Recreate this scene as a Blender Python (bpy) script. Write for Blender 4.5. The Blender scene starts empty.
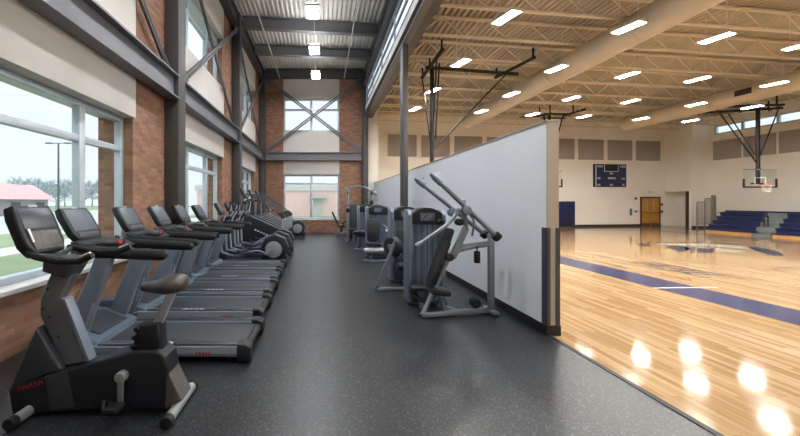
import bpy, bmesh, math, random
from mathutils import Vector, Matrix

# ------------------------------------------------------------------ camera, light, exposure
random.seed(7)
SC = bpy.context.scene
COL = SC.collection
FPX, VX, HY, EYE = 350.0, 322.0, 202.0, 1.5
cam_d = bpy.data.cameras.new('camera')
cam_d.sensor_width = 36.0
cam_d.lens = FPX / 800.0 * 36.0
cam_d.shift_x = (400 - VX) / 800.0
cam_d.shift_y = (HY - 218) / 800.0
cam_d.clip_start = 0.05
cam_d.clip_end = 400
cam = bpy.data.objects.new('camera', cam_d)
COL.objects.link(cam)
cam.location = (0, 0, EYE)
cam.rotation_euler = (math.pi / 2, 0, 0)
SC.camera = cam

SC.view_settings.view_transform = 'Standard'
SC.view_settings.look = 'None'
SC.view_settings.gamma = 1.0
SC.view_settings.use_curve_mapping = False
SC.view_settings.exposure = 0.0
SC.cycles.use_denoising = True
SC.cycles.max_bounces = 10
SC.cycles.diffuse_bounces = 6
SC.cycles.glossy_bounces = 4
SC.cycles.transparent_max_bounces = 16
SC.cycles.sample_clamp_indirect = 8.0
SC.cycles.caustics_reflective = False
SC.cycles.caustics_refractive = False

SKY_STRENGTH = 2.3
GYM_LAMP = 220.0
HALL_LAMP = 130.0

world = bpy.data.worlds.new('sky')
SC.world = world
world.use_nodes = True
wn, wl = world.node_tree.nodes, world.node_tree.links
wn.clear()
wo = wn.new('ShaderNodeOutputWorld')
wb = wn.new('ShaderNodeBackground')
wb.inputs['Strength'].default_value = SKY_STRENGTH
wtc = wn.new('ShaderNodeTexCoord')
wsep = wn.new('ShaderNodeSeparateXYZ')
wr = wn.new('ShaderNodeValToRGB')
wr.color_ramp.elements[0].position = 0.28
wr.color_ramp.elements[0].color = (0.435, 0.465, 0.485, 1)   # overcast: the zenith is brighter than the horizon
wr.color_ramp.elements[1].position = 0.75
wr.color_ramp.elements[1].color = (0.93, 0.97, 1.0, 1)
wl.new(wtc.outputs['Generated'], wsep.inputs[0])
wl.new(wsep.outputs['Z'], wr.inputs[0])
wl.new(wr.outputs[0], wb.inputs['Color'])
wl.new(wb.outputs[0], wo.inputs['Surface'])

# ------------------------------------------------------------------ materials
def srgb(r, g, b):
    f = lambda c: ((c / 255 + 0.055) / 1.055) ** 2.4 if c > 10 else c / 255 / 12.92
    return (f(r), f(g), f(b), 1)

def newmat(name):
    m = bpy.data.materials.new(name)
    m.use_nodes = True
    nt = m.node_tree
    nt.nodes.clear()
    out = nt.nodes.new('ShaderNodeOutputMaterial')
    return m, nt.nodes, nt.links, out

def mat(name, rgb, rough=0.5, metal=0.0, var=0.06, scale=8.0, bump=0.0, bscale=60.0, coat=0.0, spec=0.5):
    m, n, l, out = newmat(name)
    p = n.new('ShaderNodeBsdfPrincipled')
    c = srgb(*rgb)
    tc = n.new('ShaderNodeTexCoord')
    nz = n.new('ShaderNodeTexNoise')
    nz.inputs['Scale'].default_value = scale
    nz.inputs['Detail'].default_value = 4
    l.new(tc.outputs['Object'], nz.inputs['Vector'])
    rp = n.new('ShaderNodeValToRGB')
    rp.color_ramp.elements[0].position = 0.3
    rp.color_ramp.elements[1].position = 0.7
    rp.color_ramp.elements[0].color = tuple(x * (1 - var) for x in c[:3]) + (1,)
    rp.color_ramp.elements[1].color = tuple(min(1, x * (1 + var)) for x in c[:3]) + (1,)
    l.new(nz.outputs['Fac'], rp.inputs[0])
    l.new(rp.outputs[0], p.inputs['Base Color'])
    p.inputs['Roughness'].default_value = rough
    p.inputs['Metallic'].default_value = metal
    p.inputs['Coat Weight'].default_value = coat
    p.inputs['Specular IOR Level'].default_value = spec
    if bump:
        nb = n.new('ShaderNodeTexNoise')
        nb.inputs['Scale'].default_value = bscale
        l.new(tc.outputs['Object'], nb.inputs['Vector'])
        b = n.new('ShaderNodeBump')
        b.inputs['Strength'].default_value = bump
        b.inputs['Distance'].default_value = 0.01
        l.new(nb.outputs['Fac'], b.inputs['Height'])
        l.new(b.outputs[0], p.inputs['Normal'])
    l.new(p.outputs[0], out.inputs['Surface'])
    return m

def emit_mat(name, rgb, strength):
    m, n, l, out = newmat(name)
    e = n.new('ShaderNodeEmission')
    e.inputs['Color'].default_value = rgb
    e.inputs['Strength'].default_value = strength
    l.new(e.outputs[0], out.inputs['Surface'])
    return m

def glass_mat(name, tint, refl=0.08):
    m, n, l, out = newmat(name)
    t = n.new('ShaderNodeBsdfTransparent')
    t.inputs['Color'].default_value = tint
    g = n.new('ShaderNodeBsdfGlossy')
    g.inputs['Roughness'].default_value = 0.02
    fr = n.new('ShaderNodeFresnel')
    fr.inputs['IOR'].default_value = 1.18
    geo = n.new('ShaderNodeNewGeometry')
    iv = n.new('ShaderNodeMath'); iv.operation = 'SUBTRACT'; iv.inputs[0].default_value = 1.0
    l.new(geo.outputs['Backfacing'], iv.inputs[1])
    ml = n.new('ShaderNodeMath'); ml.operation = 'MULTIPLY'
    l.new(fr.outputs[0], ml.inputs[0]); l.new(iv.outputs[0], ml.inputs[1])
    mx = n.new('ShaderNodeMixShader')
    l.new(ml.outputs[0], mx.inputs[0])
    l.new(t.outputs[0], mx.inputs[1])
    l.new(g.outputs[0], mx.inputs[2])
    l.new(mx.outputs[0], out.inputs['Surface'])
    return m

def brick_mat(name, axis):
    m, n, l, out = newmat(name)
    p = n.new('ShaderNodeBsdfPrincipled')
    tc = n.new('ShaderNodeTexCoord')
    sp = n.new('ShaderNodeSeparateXYZ')
    cb = n.new('ShaderNodeCombineXYZ')
    l.new(tc.outputs['Object'], sp.inputs[0])
    ad = n.new('ShaderNodeMath'); ad.operation = 'ADD'
    l.new(sp.outputs['X'], ad.inputs[0]); l.new(sp.outputs['Y'], ad.inputs[1])
    l.new(ad.outputs[0], cb.inputs[0])
    l.new(sp.outputs['Z'], cb.inputs[1])
    bt = n.new('ShaderNodeTexBrick')
    bt.inputs['Scale'].default_value = 1.0
    bt.inputs['Brick Width'].default_value = 0.21
    bt.inputs['Row Height'].default_value = 0.07
    bt.inputs['Mortar Size'].default_value = 0.006
    bt.inputs['Mortar Smooth'].default_value = 0.2
    bt.inputs['Bias'].default_value = -0.1
    bt.inputs['Color1'].default_value = srgb(164, 116, 86)
    bt.inputs['Color2'].default_value = srgb(128, 86, 62)
    bt.inputs['Mortar'].default_value = srgb(136, 114, 98)
    l.new(cb.outputs[0], bt.inputs['Vector'])
    nz = n.new('ShaderNodeTexNoise'); nz.inputs['Scale'].default_value = 5
    l.new(cb.outputs[0], nz.inputs['Vector'])
    mx = n.new('ShaderNodeMixRGB'); mx.blend_type = 'OVERLAY'; mx.inputs[0].default_value = 0.25
    l.new(bt.outputs['Color'], mx.inputs[1]); l.new(nz.outputs['Color'], mx.inputs[2])
    hs = n.new('ShaderNodeHueSaturation'); hs.inputs['Saturation'].default_value = 0.9
    l.new(mx.outputs[0], hs.inputs['Color'])
    l.new(hs.outputs[0], p.inputs['Base Color'])
    p.inputs['Roughness'].default_value = 0.85
    b = n.new('ShaderNodeBump'); b.inputs['Strength'].default_value = 0.5; b.inputs['Distance'].default_value = 0.006
    b.invert = True
    l.new(bt.outputs['Fac'], b.inputs['Height'])
    l.new(b.outputs[0], p.inputs['Normal'])
    l.new(p.outputs[0], out.inputs['Surface'])
    return m

def rubber_mat():
    m, n, l, out = newmat('rubber_floor')
    p = n.new('ShaderNodeBsdfPrincipled')
    tc = n.new('ShaderNodeTexCoord')
    v = n.new('ShaderNodeTexVoronoi'); v.inputs['Scale'].default_value = 95
    l.new(tc.outputs['Object'], v.inputs['Vector'])
    sp = n.new('ShaderNodeSeparateColor')
    l.new(v.outputs['Color'], sp.inputs[0])
    r = n.new('ShaderNodeValToRGB')
    e = r.color_ramp.elements
    e[0].position = 0.0; e[0].color = srgb(25, 27, 30)
    e[1].position = 0.72; e[1].color = srgb(37, 40, 44)
    x = e.new(0.86); x.color = srgb(48, 51, 56)
    x = e.new(0.95); x.color = srgb(78, 82, 88)
    l.new(sp.outputs[0], r.inputs[0])
    nz = n.new('ShaderNodeTexNoise'); nz.inputs['Scale'].default_value = 0.9; nz.inputs['Detail'].default_value = 5
    l.new(tc.outputs['Object'], nz.inputs['Vector'])
    mx = n.new('ShaderNodeMixRGB'); mx.blend_type = 'OVERLAY'; mx.inputs[0].default_value = 0.3
    l.new(r.outputs[0], mx.inputs[1]); l.new(nz.outputs['Fac'], mx.inputs[2])
    l.new(mx.outputs[0], p.inputs['Base Color'])
    p.inputs['Roughness'].default_value = 0.36
    p.inputs['Specular IOR Level'].default_value = 0.5
    nb = n.new('ShaderNodeTexNoise'); nb.inputs['Scale'].default_value = 160
    l.new(tc.outputs['Object'], nb.inputs['Vector'])
    b = n.new('ShaderNodeBump'); b.inputs['Strength'].default_value = 0.2; b.inputs['Distance'].default_value = 0.003
    l.new(nb.outputs['Fac'], b.inputs['Height'])
    l.new(b.outputs[0], p.inputs['Normal'])
    l.new(p.outputs[0], out.inputs['Surface'])
    return m

def wood_floor_mat():
    m, n, l, out = newmat('maple_floor')
    p = n.new('ShaderNodeBsdfPrincipled')
    tc = n.new('ShaderNodeTexCoord')
    sp = n.new('ShaderNodeSeparateXYZ'); cb = n.new('ShaderNodeCombineXYZ')
    l.new(tc.outputs['Object'], sp.inputs[0])
    l.new(sp.outputs['Y'], cb.inputs[0]); l.new(sp.outputs['X'], cb.inputs[1])
    bt = n.new('ShaderNodeTexBrick')
    bt.inputs['Scale'].default_value = 1.0
    bt.inputs['Brick Width'].default_value = 0.9
    bt.inputs['Row Height'].default_value = 0.06
    bt.inputs['Mortar Size'].default_value = 0.0012
    bt.inputs['Bias'].default_value = 0.0
    bt.inputs['Color1'].default_value = srgb(184, 156, 120)
    bt.inputs['Color2'].default_value = srgb(156, 122, 84)
    bt.inputs['Mortar'].default_value = srgb(138, 104, 70)
    l.new(cb.outputs[0], bt.inputs['Vector'])
    mp = n.new('ShaderNodeMapping'); mp.inputs['Scale'].default_value = (1.5, 30, 1)
    l.new(cb.outputs[0], mp.inputs['Vector'])
    nz = n.new('ShaderNodeTexNoise'); nz.inputs['Scale'].default_value = 1.2; nz.inputs['Detail'].default_value = 5
    l.new(mp.outputs[0], nz.inputs['Vector'])
    mx = n.new('ShaderNodeMixRGB'); mx.blend_type = 'OVERLAY'; mx.inputs[0].default_value = 0.35
    l.new(bt.outputs['Color'], mx.inputs[1]); l.new(nz.outputs['Fac'], mx.inputs[2])
    l.new(mx.outputs[0], p.inputs['Base Color'])
    p.inputs['Roughness'].default_value = 0.085
    p.inputs['Specular IOR Level'].default_value = 0.27
    nb = n.new('ShaderNodeTexNoise'); nb.inputs['Scale'].default_value = 2.2
    l.new(tc.outputs['Object'], nb.inputs['Vector'])
    b = n.new('ShaderNodeBump'); b.inputs['Strength'].default_value = 0.05; b.inputs['Distance'].default_value = 0.02
    l.new(nb.outputs['Fac'], b.inputs['Height'])
    l.new(b.outputs[0], p.inputs['Normal'])
    l.new(p.outputs[0], out.inputs['Surface'])
    return m

M = {}
M['rubber'] = rubber_mat()
M['wood'] = wood_floor_mat()
M['brick'] = brick_mat('brick', 'y')
M['tan'] = mat('tan_panel', (208, 204, 198), 0.8, var=0.03, scale=2)
M['steel'] = mat('charcoal_steel', (114, 115, 121), 0.45, 0.15, var=0.06, scale=3)
M['steel_dk'] = mat('dark_steel', (76, 75, 76), 0.55, 0.1, var=0.06)
M['brace'] = mat('grey_brace', (98, 98, 102), 0.45, 0.2, var=0.05)
M['frame'] = mat('pale_window_frame', (194, 206, 216), 0.4, 0.2, var=0.03)
M['glass'] = glass_mat('window_glass', (0.955, 0.98, 0.995, 1))
M['sill'] = mat('pale_sill', (222, 222, 220), 0.5, var=0.03)
M['hall_deck'] = mat('white_roof_deck', (214, 212, 206), 0.6, var=0.04, scale=1.5)
M['gym_deck'] = mat('beige_roof_deck', (186, 177, 160), 0.7, var=0.05, scale=1.5)
M['joist'] = mat('beige_joist', (224, 215, 198), 0.6, var=0.04)
M['duct'] = mat('beige_duct', (196, 187, 171), 0.55, var=0.04, scale=2)
M['cream'] = mat('cream_block_wall', (245, 242, 233), 0.8, var=0.025, scale=1.2, bump=0.1, bscale=30)
M['partition'] = mat('pale_grey_partition', (232, 237, 243), 0.65, var=0.02, scale=1.5)
M['part_end'] = mat('beige_partition_end', (176, 165, 153), 0.7, var=0.03)
M['black'] = mat('black_rubber', (26, 26, 28), 0.6, var=0.1)
M['base'] = mat('dark_baseboard', (48, 40, 36), 0.6, var=0.08)
M['guard'] = mat('charcoal_guard', (70, 70, 78), 0.5, var=0.06)
M['panel'] = mat('grey_acoustic_fabric', (166, 160, 156), 0.95, var=0.05, scale=30, bump=0.2, bscale=200)
M['navy'] = mat('navy_blue', (27, 38, 82), 0.45, var=0.08)
M['navy_paint'] = mat('navy_floor_paint', (58, 61, 98), 0.16, var=0.05, spec=0.55)
M['white_paint'] = mat('white_floor_paint', (222, 220, 214), 0.16, var=0.03)
M['maroon_paint'] = mat('maroon_floor_paint', (110, 60, 50), 0.16, var=0.05)
M['pale_paint'] = mat('pale_floor_paint', (176, 170, 154), 0.16, var=0.05)
M['dark_paint'] = mat('dark_navy_floor_paint', (36, 42, 70), 0.16, var=0.1)
M['door'] = mat('oak_door', (196, 142, 62), 0.4, var=0.12, scale=6)
M['door_frame'] = mat('dark_door_frame', (66, 52, 42), 0.5, var=0.08)
M['lite'] = mat('door_lite', (196, 180, 150), 0.2, var=0.05)
M['kick'] = mat('kick_plate', (120, 110, 96), 0.35, 0.6, var=0.06)
M['grey_step'] = mat('grey_step', (114, 120, 120), 0.6, var=0.06)
M['oak'] = mat('oak_riser', (206, 160, 98), 0.45, var=0.12, scale=5)
M['rail'] = mat('dark_rail', (64, 62, 62), 0.4, 0.5, var=0.05)
M['mesh_rail'] = mat('grey_guard_rail', (118, 116, 114), 0.5, 0.3, var=0.06)
M['goal_black'] = mat('black_goal_steel', (34, 33, 33), 0.5, 0.2, var=0.08)
M['goal_grey'] = mat('grey_goal_steel', (150, 150, 148), 0.4, 0.4, var=0.05)
M['board_glass'] = glass_mat('backboard_glass', (0.93, 0.96, 0.96, 1))
M['orange'] = mat('orange_rim', (216, 96, 54), 0.4, var=0.05)
M['net'] = mat('white_net', (222, 220, 214), 0.8, var=0.04)
M['white'] = mat('white_label', (226, 228, 230), 0.5, var=0.03)
M['red'] = mat('red_mark', (176, 42, 46), 0.5, var=0.05)
M['housing'] = mat('white_fixture', (220, 220, 218), 0.5, var=0.03)
M['gym_lamp'] = emit_mat('gym_lamp', (1.0, 0.977, 0.925, 1), GYM_LAMP)
M['hall_lamp'] = emit_mat('hall_lamp', (0.97, 0.985, 1.0, 1), HALL_LAMP)
M['hall_fill'] = emit_mat('hall_fill_glow', (0.97, 0.985, 1.0, 1), HALL_LAMP * 0.24)  # added glow that brightens the hall roof deck
# equipment
M['mach'] = mat('black_machine_plastic', (26, 31, 38), 0.45, var=0.1, scale=14, spec=0.4)
M['mach2'] = mat('charcoal_machine_plastic', (52, 57, 65), 0.4, var=0.08, scale=14)
M['bluegrey'] = mat('blue_grey_shroud', (92, 107, 124), 0.38, 0.15, var=0.06)
M['silver'] = mat('silver_paint', (166, 175, 184), 0.34, 0.3, var=0.05)
M['silver_dk'] = mat('pewter_paint', (118, 130, 146), 0.36, 0.2, var=0.05)
M['tube'] = mat('pewter_tube', (132, 140, 149), 0.32, 0.35, var=0.05)
M['post'] = mat('gunmetal_post', (98, 105, 114), 0.4, 0.2, var=0.05)
M['chrome'] = mat('bright_steel', (205, 208, 210), 0.22, 0.9, var=0.03)
M['belt'] = mat('running_belt', (42, 46, 52), 0.6, var=0.12, scale=40)
M['screen'] = mat('dark_screen', (66, 74, 84), 0.3, var=0.1, scale=6)
M['screen2'] = mat('grey_screen', (84, 92, 104), 0.35, var=0.08, scale=6)
M['keypad'] = mat('keypad', (86, 84, 80), 0.4, var=0.35, scale=45)
M['grip'] = mat('black_grip', (24, 25, 27), 0.55, var=0.1, spec=0.4)
M['vinyl'] = mat('black_vinyl', (29, 33, 39), 0.45, var=0.08)
M['seat'] = mat('worn_saddle', (66, 62, 60), 0.35, var=0.2, scale=9)
M['disc'] = mat('grey_disc', (150, 156, 160), 0.4, 0.3, var=0.06)
M['taupe'] = mat('taupe_cover', (84, 82, 80), 0.45, var=0.06)
# outdoors: haze and overexposure are put into the paler colours
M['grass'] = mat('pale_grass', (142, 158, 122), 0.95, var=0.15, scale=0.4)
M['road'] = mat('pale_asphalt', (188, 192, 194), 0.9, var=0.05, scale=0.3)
M['walk'] = mat('concrete_walk', (205, 205, 200), 0.9, var=0.04, scale=1)
M['pink_roof'] = mat('hazed_red_roof', (216, 176, 176), 0.8, var=0.06, scale=2)  # red lightened by haze painted into the colour
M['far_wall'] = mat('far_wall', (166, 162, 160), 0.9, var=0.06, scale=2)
M['pink_brick'] = mat('hazed_pink_brick', (236, 204, 198), 0.9, var=0.05, scale=2)
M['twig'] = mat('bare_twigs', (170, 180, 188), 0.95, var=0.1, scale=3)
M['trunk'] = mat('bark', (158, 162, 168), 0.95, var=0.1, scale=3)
M['pole'] = mat('lamp_pole_paint', (92, 98, 104), 0.6, var=0.05)

# ------------------------------------------------------------------ mesh builder
class MB:
    def __init__(s):
        s.bm = bmesh.new()

    def box(s, lo, hi, bev=0.0, rot=None, seg=2):
        lo, hi = Vector(lo), Vector(hi)
        c, d = (lo + hi) / 2, hi - lo
        r = bmesh.ops.create_cube(s.bm, size=1.0)
        vs = r['verts']
        bmesh.ops.scale(s.bm, vec=d, verts=vs)
        if bev:
            es = list({e for v in vs for e in v.link_edges})
            rb = bmesh.ops.bevel(s.bm, geom=es, offset=bev, segments=seg, affect='EDGES', profile=0.5)
            vs = list({v for f in rb['faces'] for v in f.verts} | {v for v in vs if v.is_valid})
        if rot is not None:
            bmesh.ops.rotate(s.bm, cent=(0, 0, 0), matrix=rot, verts=vs)
        bmesh.ops.translate(s.bm, vec=c, verts=vs)
        return vs

    def bar(s, p, q, w, h, bev=0.0, up=(0, 0, 1)):
        """rectangular bar from p to q; w sideways, h along up"""
        p, q = Vector(p), Vector(q)
        d = q - p
        L = d.length
        d.normalize()
        u = Vector(up)
        if abs(d.dot(u)) > 0.98:
            u = Vector((0, 1, 0))
        side = d.cross(u).normalized()
        u2 = side.cross(d).normalized()
        m = Matrix((d, side, u2)).transposed()
        return s.box((p + q) / 2 - Vector((L / 2, w / 2, h / 2)), (p + q) / 2 + Vector((L / 2, w / 2, h / 2)), bev, m)

    def prism(s, outline, axis, a, b, bev=0.0, seg=2):
        def P(u, v, t):
            return {'y': (u, t, v), 'x': (t, u, v), 'z': (u, v, t)}[axis]
        v0 = [s.bm.verts.new(P(u, v, a)) for u, v in outline]
        v1 = [s.bm.verts.new(P(u, v, b)) for u, v in outline]
        n = len(outline)
        fs = [s.bm.faces.new(v0), s.bm.faces.new(list(reversed(v1)))]
        for i in range(n):
            j = (i + 1) % n
            fs.append(s.bm.faces.new((v0[j], v0[i], v1[i], v1[j])))
        bmesh.ops.recalc_face_normals(s.bm, faces=fs)
        if bev:
            es = list({e for f in fs[:2] for e in f.edges})
            bmesh.ops.bevel(s.bm, geom=es, offset=bev, segments=seg, affect='EDGES', profile=0.5)

    def tube(s, pts, r, n=10, smooth=0, cap=True, closed=False):
        pts = [Vector(p) for p in pts]
        if smooth:
            out = []
            N = len(pts)
            rng = range(N if closed else N - 1)
            for i in rng:
                if closed:
                    p0, p1, p2, p3 = pts[i - 1], pts[i], pts[(i + 1) % N], pts[(i + 2) % N]
                else:
                    p0, p1, p2, p3 = pts[max(i - 1, 0)], pts[i], pts[i + 1], pts[min(i + 2, N - 1)]
                for k in range(smooth):
                    t = k / smooth
                    out.append(0.5 * ((2 * p1) + (p2 - p0) * t + (2 * p0 - 5 * p1 + 4 * p2 - p3) * t * t + (3 * p1 - p0 - 3 * p2 + p3) * t ** 3))
            if not closed:
                out.append(pts[-1])
            pts = out
        N = len(pts)
        rr = r if isinstance(r, (list, tuple)) else [r] * N
        if len(rr) != N:
            rr = [rr[0] + (rr[-1] - rr[0]) * i / (N - 1) for i in range(N)]
        rings = []
        prev = None
        for i, p in enumerate(pts):
            if closed:
                d = (pts[(i + 1) % N] - pts[i - 1]).normalized()
            else:
                d = (pts[min(i + 1, N - 1)] - pts[max(i - 1, 0)]).normalized()
            if prev is None:
                a = Vector((0, 0, 1)) if abs(d.z) < 0.9 else Vector((1, 0, 0))
                u = d.cross(a).normalized()
            else:
                u = (prev - d * prev.dot(d))
                u = u.normalized() if u.length > 1e-6 else d.orthogonal().normalized()
            prev = u
            v = d.cross(u)
            rings.append([s.bm.verts.new(p + (u * math.cos(2 * math.pi * k / n) + v * math.sin(2 * math.pi * k / n)) * rr[i]) for k in range(n)])
        for i in range(N if closed else N - 1):
            A, B = rings[i], rings[(i + 1) % N]
            for k in range(n):
                s.bm.faces.new((A[k], A[(k + 1) % n], B[(k + 1) % n], B[k]))
        if cap and not closed:
            s.bm.faces.new(list(reversed(rings[0])))
            s.bm.faces.new(rings[-1])

    def cyl(s, p, q, r, n=20, bev=0.0):
        if bev:
            p, q = Vector(p), Vector(q)
            d = (q - p).normalized()
            s.tube([p, p + d * bev * 0.3, p + d * bev, q - d * bev, q - d * bev * 0.3, q], [r - bev, r - bev * 0.3, r, r, r - bev * 0.3, r - bev], n)
        else:
            s.tube([p, q], r, n)

    def ball(s, c, r, sc=(1, 1, 1), rot=None, u=16, v=10):
        res = bmesh.ops.create_uvsphere(s.bm, u_segments=u, v_segments=v, radius=r)
        vs = res['verts']
        bmesh.ops.scale(s.bm, vec=sc, verts=vs)
        if rot is not None:
            bmesh.ops.rotate(s.bm, cent=(0, 0, 0), matrix=rot, verts=vs)
        bmesh.ops.translate(s.bm, vec=c, verts=vs)

    def quad(s, a, b, c, d):
        s.bm.faces.new([s.bm.verts.new(p) for p in (a, b, c, d)])

    def xform(s, fn):
        for v in s.bm.verts:
            v.co = fn(v.co)
        return s

    def build(s, name, material, parent=None, angle=35):
        me = bpy.data.meshes.new(name)
        s.bm.normal_update()
        s.bm.to_mesh(me)
        s.bm.free()
        me.polygons.foreach_set('use_smooth', [True] * len(me.polygons))
        me.set_sharp_from_angle(angle=math.radians(angle))
        me.materials.append(material)
        o = bpy.data.objects.new(name, me)
        COL.objects.link(o)
        if parent is not None:
            o.parent = parent
        return o

def empty(name, label, cat, loc=(0, 0, 0), group=None, rz=0.0):
    o = bpy.data.objects.new(name, None)
    o.empty_display_size = 0.1
    COL.objects.link(o)
    o.location = loc
    o.rotation_euler = (0, 0, rz)
    return tag(o, label, cat, group)

def tag(o, label, cat, group=None, kind=None):
    o['label'] = label
    o['category'] = cat
    if group:
        o['group'] = group
    if kind:
        o['kind'] = kind
    return o

def struct(name, mb, material, label, cat, angle=35, group=None):
    return tag(mb.build(name, material, None, angle), label, cat, group, 'structure')

def copy_tree(o, parent=None):
    c = o.copy()
    COL.objects.link(c)
    if parent is not None:
        c.parent = parent
    for ch in list(o.children):
        copy_tree(ch, c)
    return c

def boxmb(*boxes, bev=0.0):
    m = MB()
    for lo, hi in boxes:
        m.box(lo, hi, bev)
    return m

def at(px, py, Y):
    return Vector(((px - VX) * Y / FPX, Y, EYE - (py - HY) * Y / FPX))

ORD = ['first', 'second', 'third', 'fourth', 'fifth', 'sixth', 'seventh', 'eighth', 'ninth', 'tenth']

# ------------------------------------------------------------------ dimensions
HX0, HXR = -3.0, 2.55           # hall left wall face, rubber edge
Y0 = -3.0
HB = 17.0                       # hall back wall face
HZ = 7.9                        # hall deck
GZ = 6.35                       # gym deck
GXR = 22.2
K = 0.13
def yb(X): return 21.9 - K * (21.5 - X)     # gym back wall
def bx(px):                                  # pixel column on that wall -> X
    r = (px - VX) / FPX
    return 19.1 * r / (1 - K * r)

# ------------------------------------------------------------------ floors
struct('floor_rubber', boxmb(((HX0 - 0.5, Y0, -0.1), (HXR, HB + 0.4, 0))), M['rubber'], 'dark speckled rubber floor of the fitness room', 'floor')
m = MB(); m.prism([(HXR, Y0), (GXR + 0.3, Y0), (GXR + 0.3, yb(GXR) + 0.3), (HXR, yb(HXR) + 0.3)], 'z', -0.1, 0.0)
struct('floor_court', m, M['wood'], 'glossy maple basketball court floor', 'floor')
struct('trim_1', boxmb(((HXR - 0.025, Y0, 0), (HXR + 0.025, 3.93, 0.006))), M['black'], 'thin black edging between rubber floor and wooden court', 'floor trim')

# ------------------------------------------------------------------ left wall of the hall
BAYS = [(1.95, 2.3), (6.65, 7.0), (11.6, 11.95), (16.55, 16.95)]   # column depths
WIN = [(2.25, 5.55), (7.25, 10.52), (12.2, 15.5)]                     # openings
ZS, ZH, ZB0, ZB1, ZU0, ZU1 = 0.62, 2.83, 3.45, 3.9, 4.9, 6.4
WT = 0.55
m = MB()
m.box((HX0 - WT, Y0, 0), (HX0, HB + 0.4, ZS))
ys = [Y0] + [v for w in WIN for v in w] + [HB + 0.4]
for a, b in zip(ys[0::2], ys[1::2]):
    m.box((HX0 - WT, a, ZS), (HX0, b, HZ))
struct('wall_left', m, M['brick'], 'red brick window wall on the left with piers between bays', 'wall')
for i, (a, b) in enumerate(WIN):
    m = MB()
    m.box((HX0 - WT, a, ZH), (HX0 + 0.05, b, ZU0), 0.004)
    struct('trim_%d' % (2 + i), m, M['tan'], 'tan wall panel between lower and upper windows, %s bay of the left wall' % ORD[i], 'wall panel')
    m = MB()
    m.box((HX0 - WT, a, ZU1), (HX0 + 0.05, b, HZ), 0.004)
    struct('trim_%d' % (5 + i), m, M['tan'], 'tan wall panel above the upper window, %s bay of the left wall' % ORD[i], 'wall panel')

wcount = [0]
def window(x, a, b, z0, z1, muls, trans, label, axis='y', sill=True, d=0.11):
    """frame in plane x (axis 'y': runs along Y) or y (axis 'x')"""
    wcount[0] += 1
    f = MB()
    t = 0.075
    mw = d / 2
    def bxx(u0, u1, w0, w1, dd=d):
        if axis == 'y':
            f.box((x - dd / 2, u0, w0), (x + dd / 2, u1, w1), 0.006)
        else:
            f.box((u0, x - dd / 2, w0), (u1, x + dd / 2, w1), 0.006)
    bxx(a, b, z0, z0 + t); bxx(a, b, z1 - t, z1)
    bxx(a, a + t, z0 + t, z1 - t); bxx(b - t, b, z0 + t, z1 - t)
    for mu in muls:
        bxx(mu - mw, mu + mw, z0 + t, z1 - t, d * 0.95)
    for tr in trans:
        bxx(a + t, b - t, tr - 0.045, tr + 0.045, d * 0.9)
    o = struct('window_%d' % wcount[0], f, M['frame'], label, 'window')
    us = [a + t] + sorted(muls) + [b - t]
    zs = [z0 + t] + sorted(trans) + [z1 - t]
    for u0, u1 in zip(us, us[1:]):
        for w0, w1 in zip(zs, zs[1:]):
            g = MB()
            if axis == 'y':
                g.box((x - 0.006, u0, w0), (x + 0.006, u1, w1))
            else:
                g.box((u0, x - 0.006, w0), (u1, x + 0.006, w1))
            g.build('glass_pane', M['glass'], o)
    if sill:
        g = MB()
        if axis == 'y':
            g.box((x - 0.02, a, z0 - 0.05), (HX0 + 0.07, b, z0), 0.008)
        else:
            g.box((a, HB - 0.06, z0 - 0.05), (b, x + 0.02, z0), 0.008)
        g.build('window_sill', M['sill'], o)
    return o

for i, (a, b) in enumerate(WIN):
    window(HX0 - 0.2, a, b, ZS + 0.05, ZH, [a + 0.95, b - 0.95], [2.33], 'lower left-wall window in the %s bay, pale frame with a transom' % ORD[i])
    window(HX0 - 0.2, a, b, ZU0, ZU1, [a + 0.95, b - 0.95], [5.95], 'upper left-wall window in the %s bay, above the long steel beam' % ORD[i], sill=False)

# ------------------------------------------------------------------ back wall of the hall
BWX = (-1.87, 0.84)
m = MB()
m.box((HX0 - WT, HB, 0), (2.2, HB + 0.4, ZS))
m.box((HX0 - WT, HB, ZS), (BWX[0], HB + 0.4, HZ))
m.box((BWX[1], HB, ZS), (2.2, HB + 0.4, HZ))
struct('wall_back', m, M['brick'], 'red brick end wall of the fitness room', 'wall')
m = MB(); m.box((BWX[0], HB - 0.03, ZH), (BWX[1], HB + 0.35, 4.93), 0.004)
struct('trim_8', m, M['tan'], 'tan panel between the two windows of the brick end wall', 'wall panel')
m = MB(); m.box((BWX[0], HB - 0.03, 6.53), (BWX[1], HB + 0.35, HZ), 0.004)
struct('trim_9', m, M['tan'], 'tan panel above the upper window of the brick end wall', 'wall panel')
window(HB + 0.15, BWX[0], BWX[1], ZS + 0.05, ZH, [-0.52], [2.39], 'lower window in the brick end wall looking out at a pink building', 'x')
window(HB + 0.15, BWX[0], BWX[1], 4.93, 6.53, [-0.52], [6.0], 'upper window in the brick end wall behind crossed bracing', 'x', sill=False)

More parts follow.
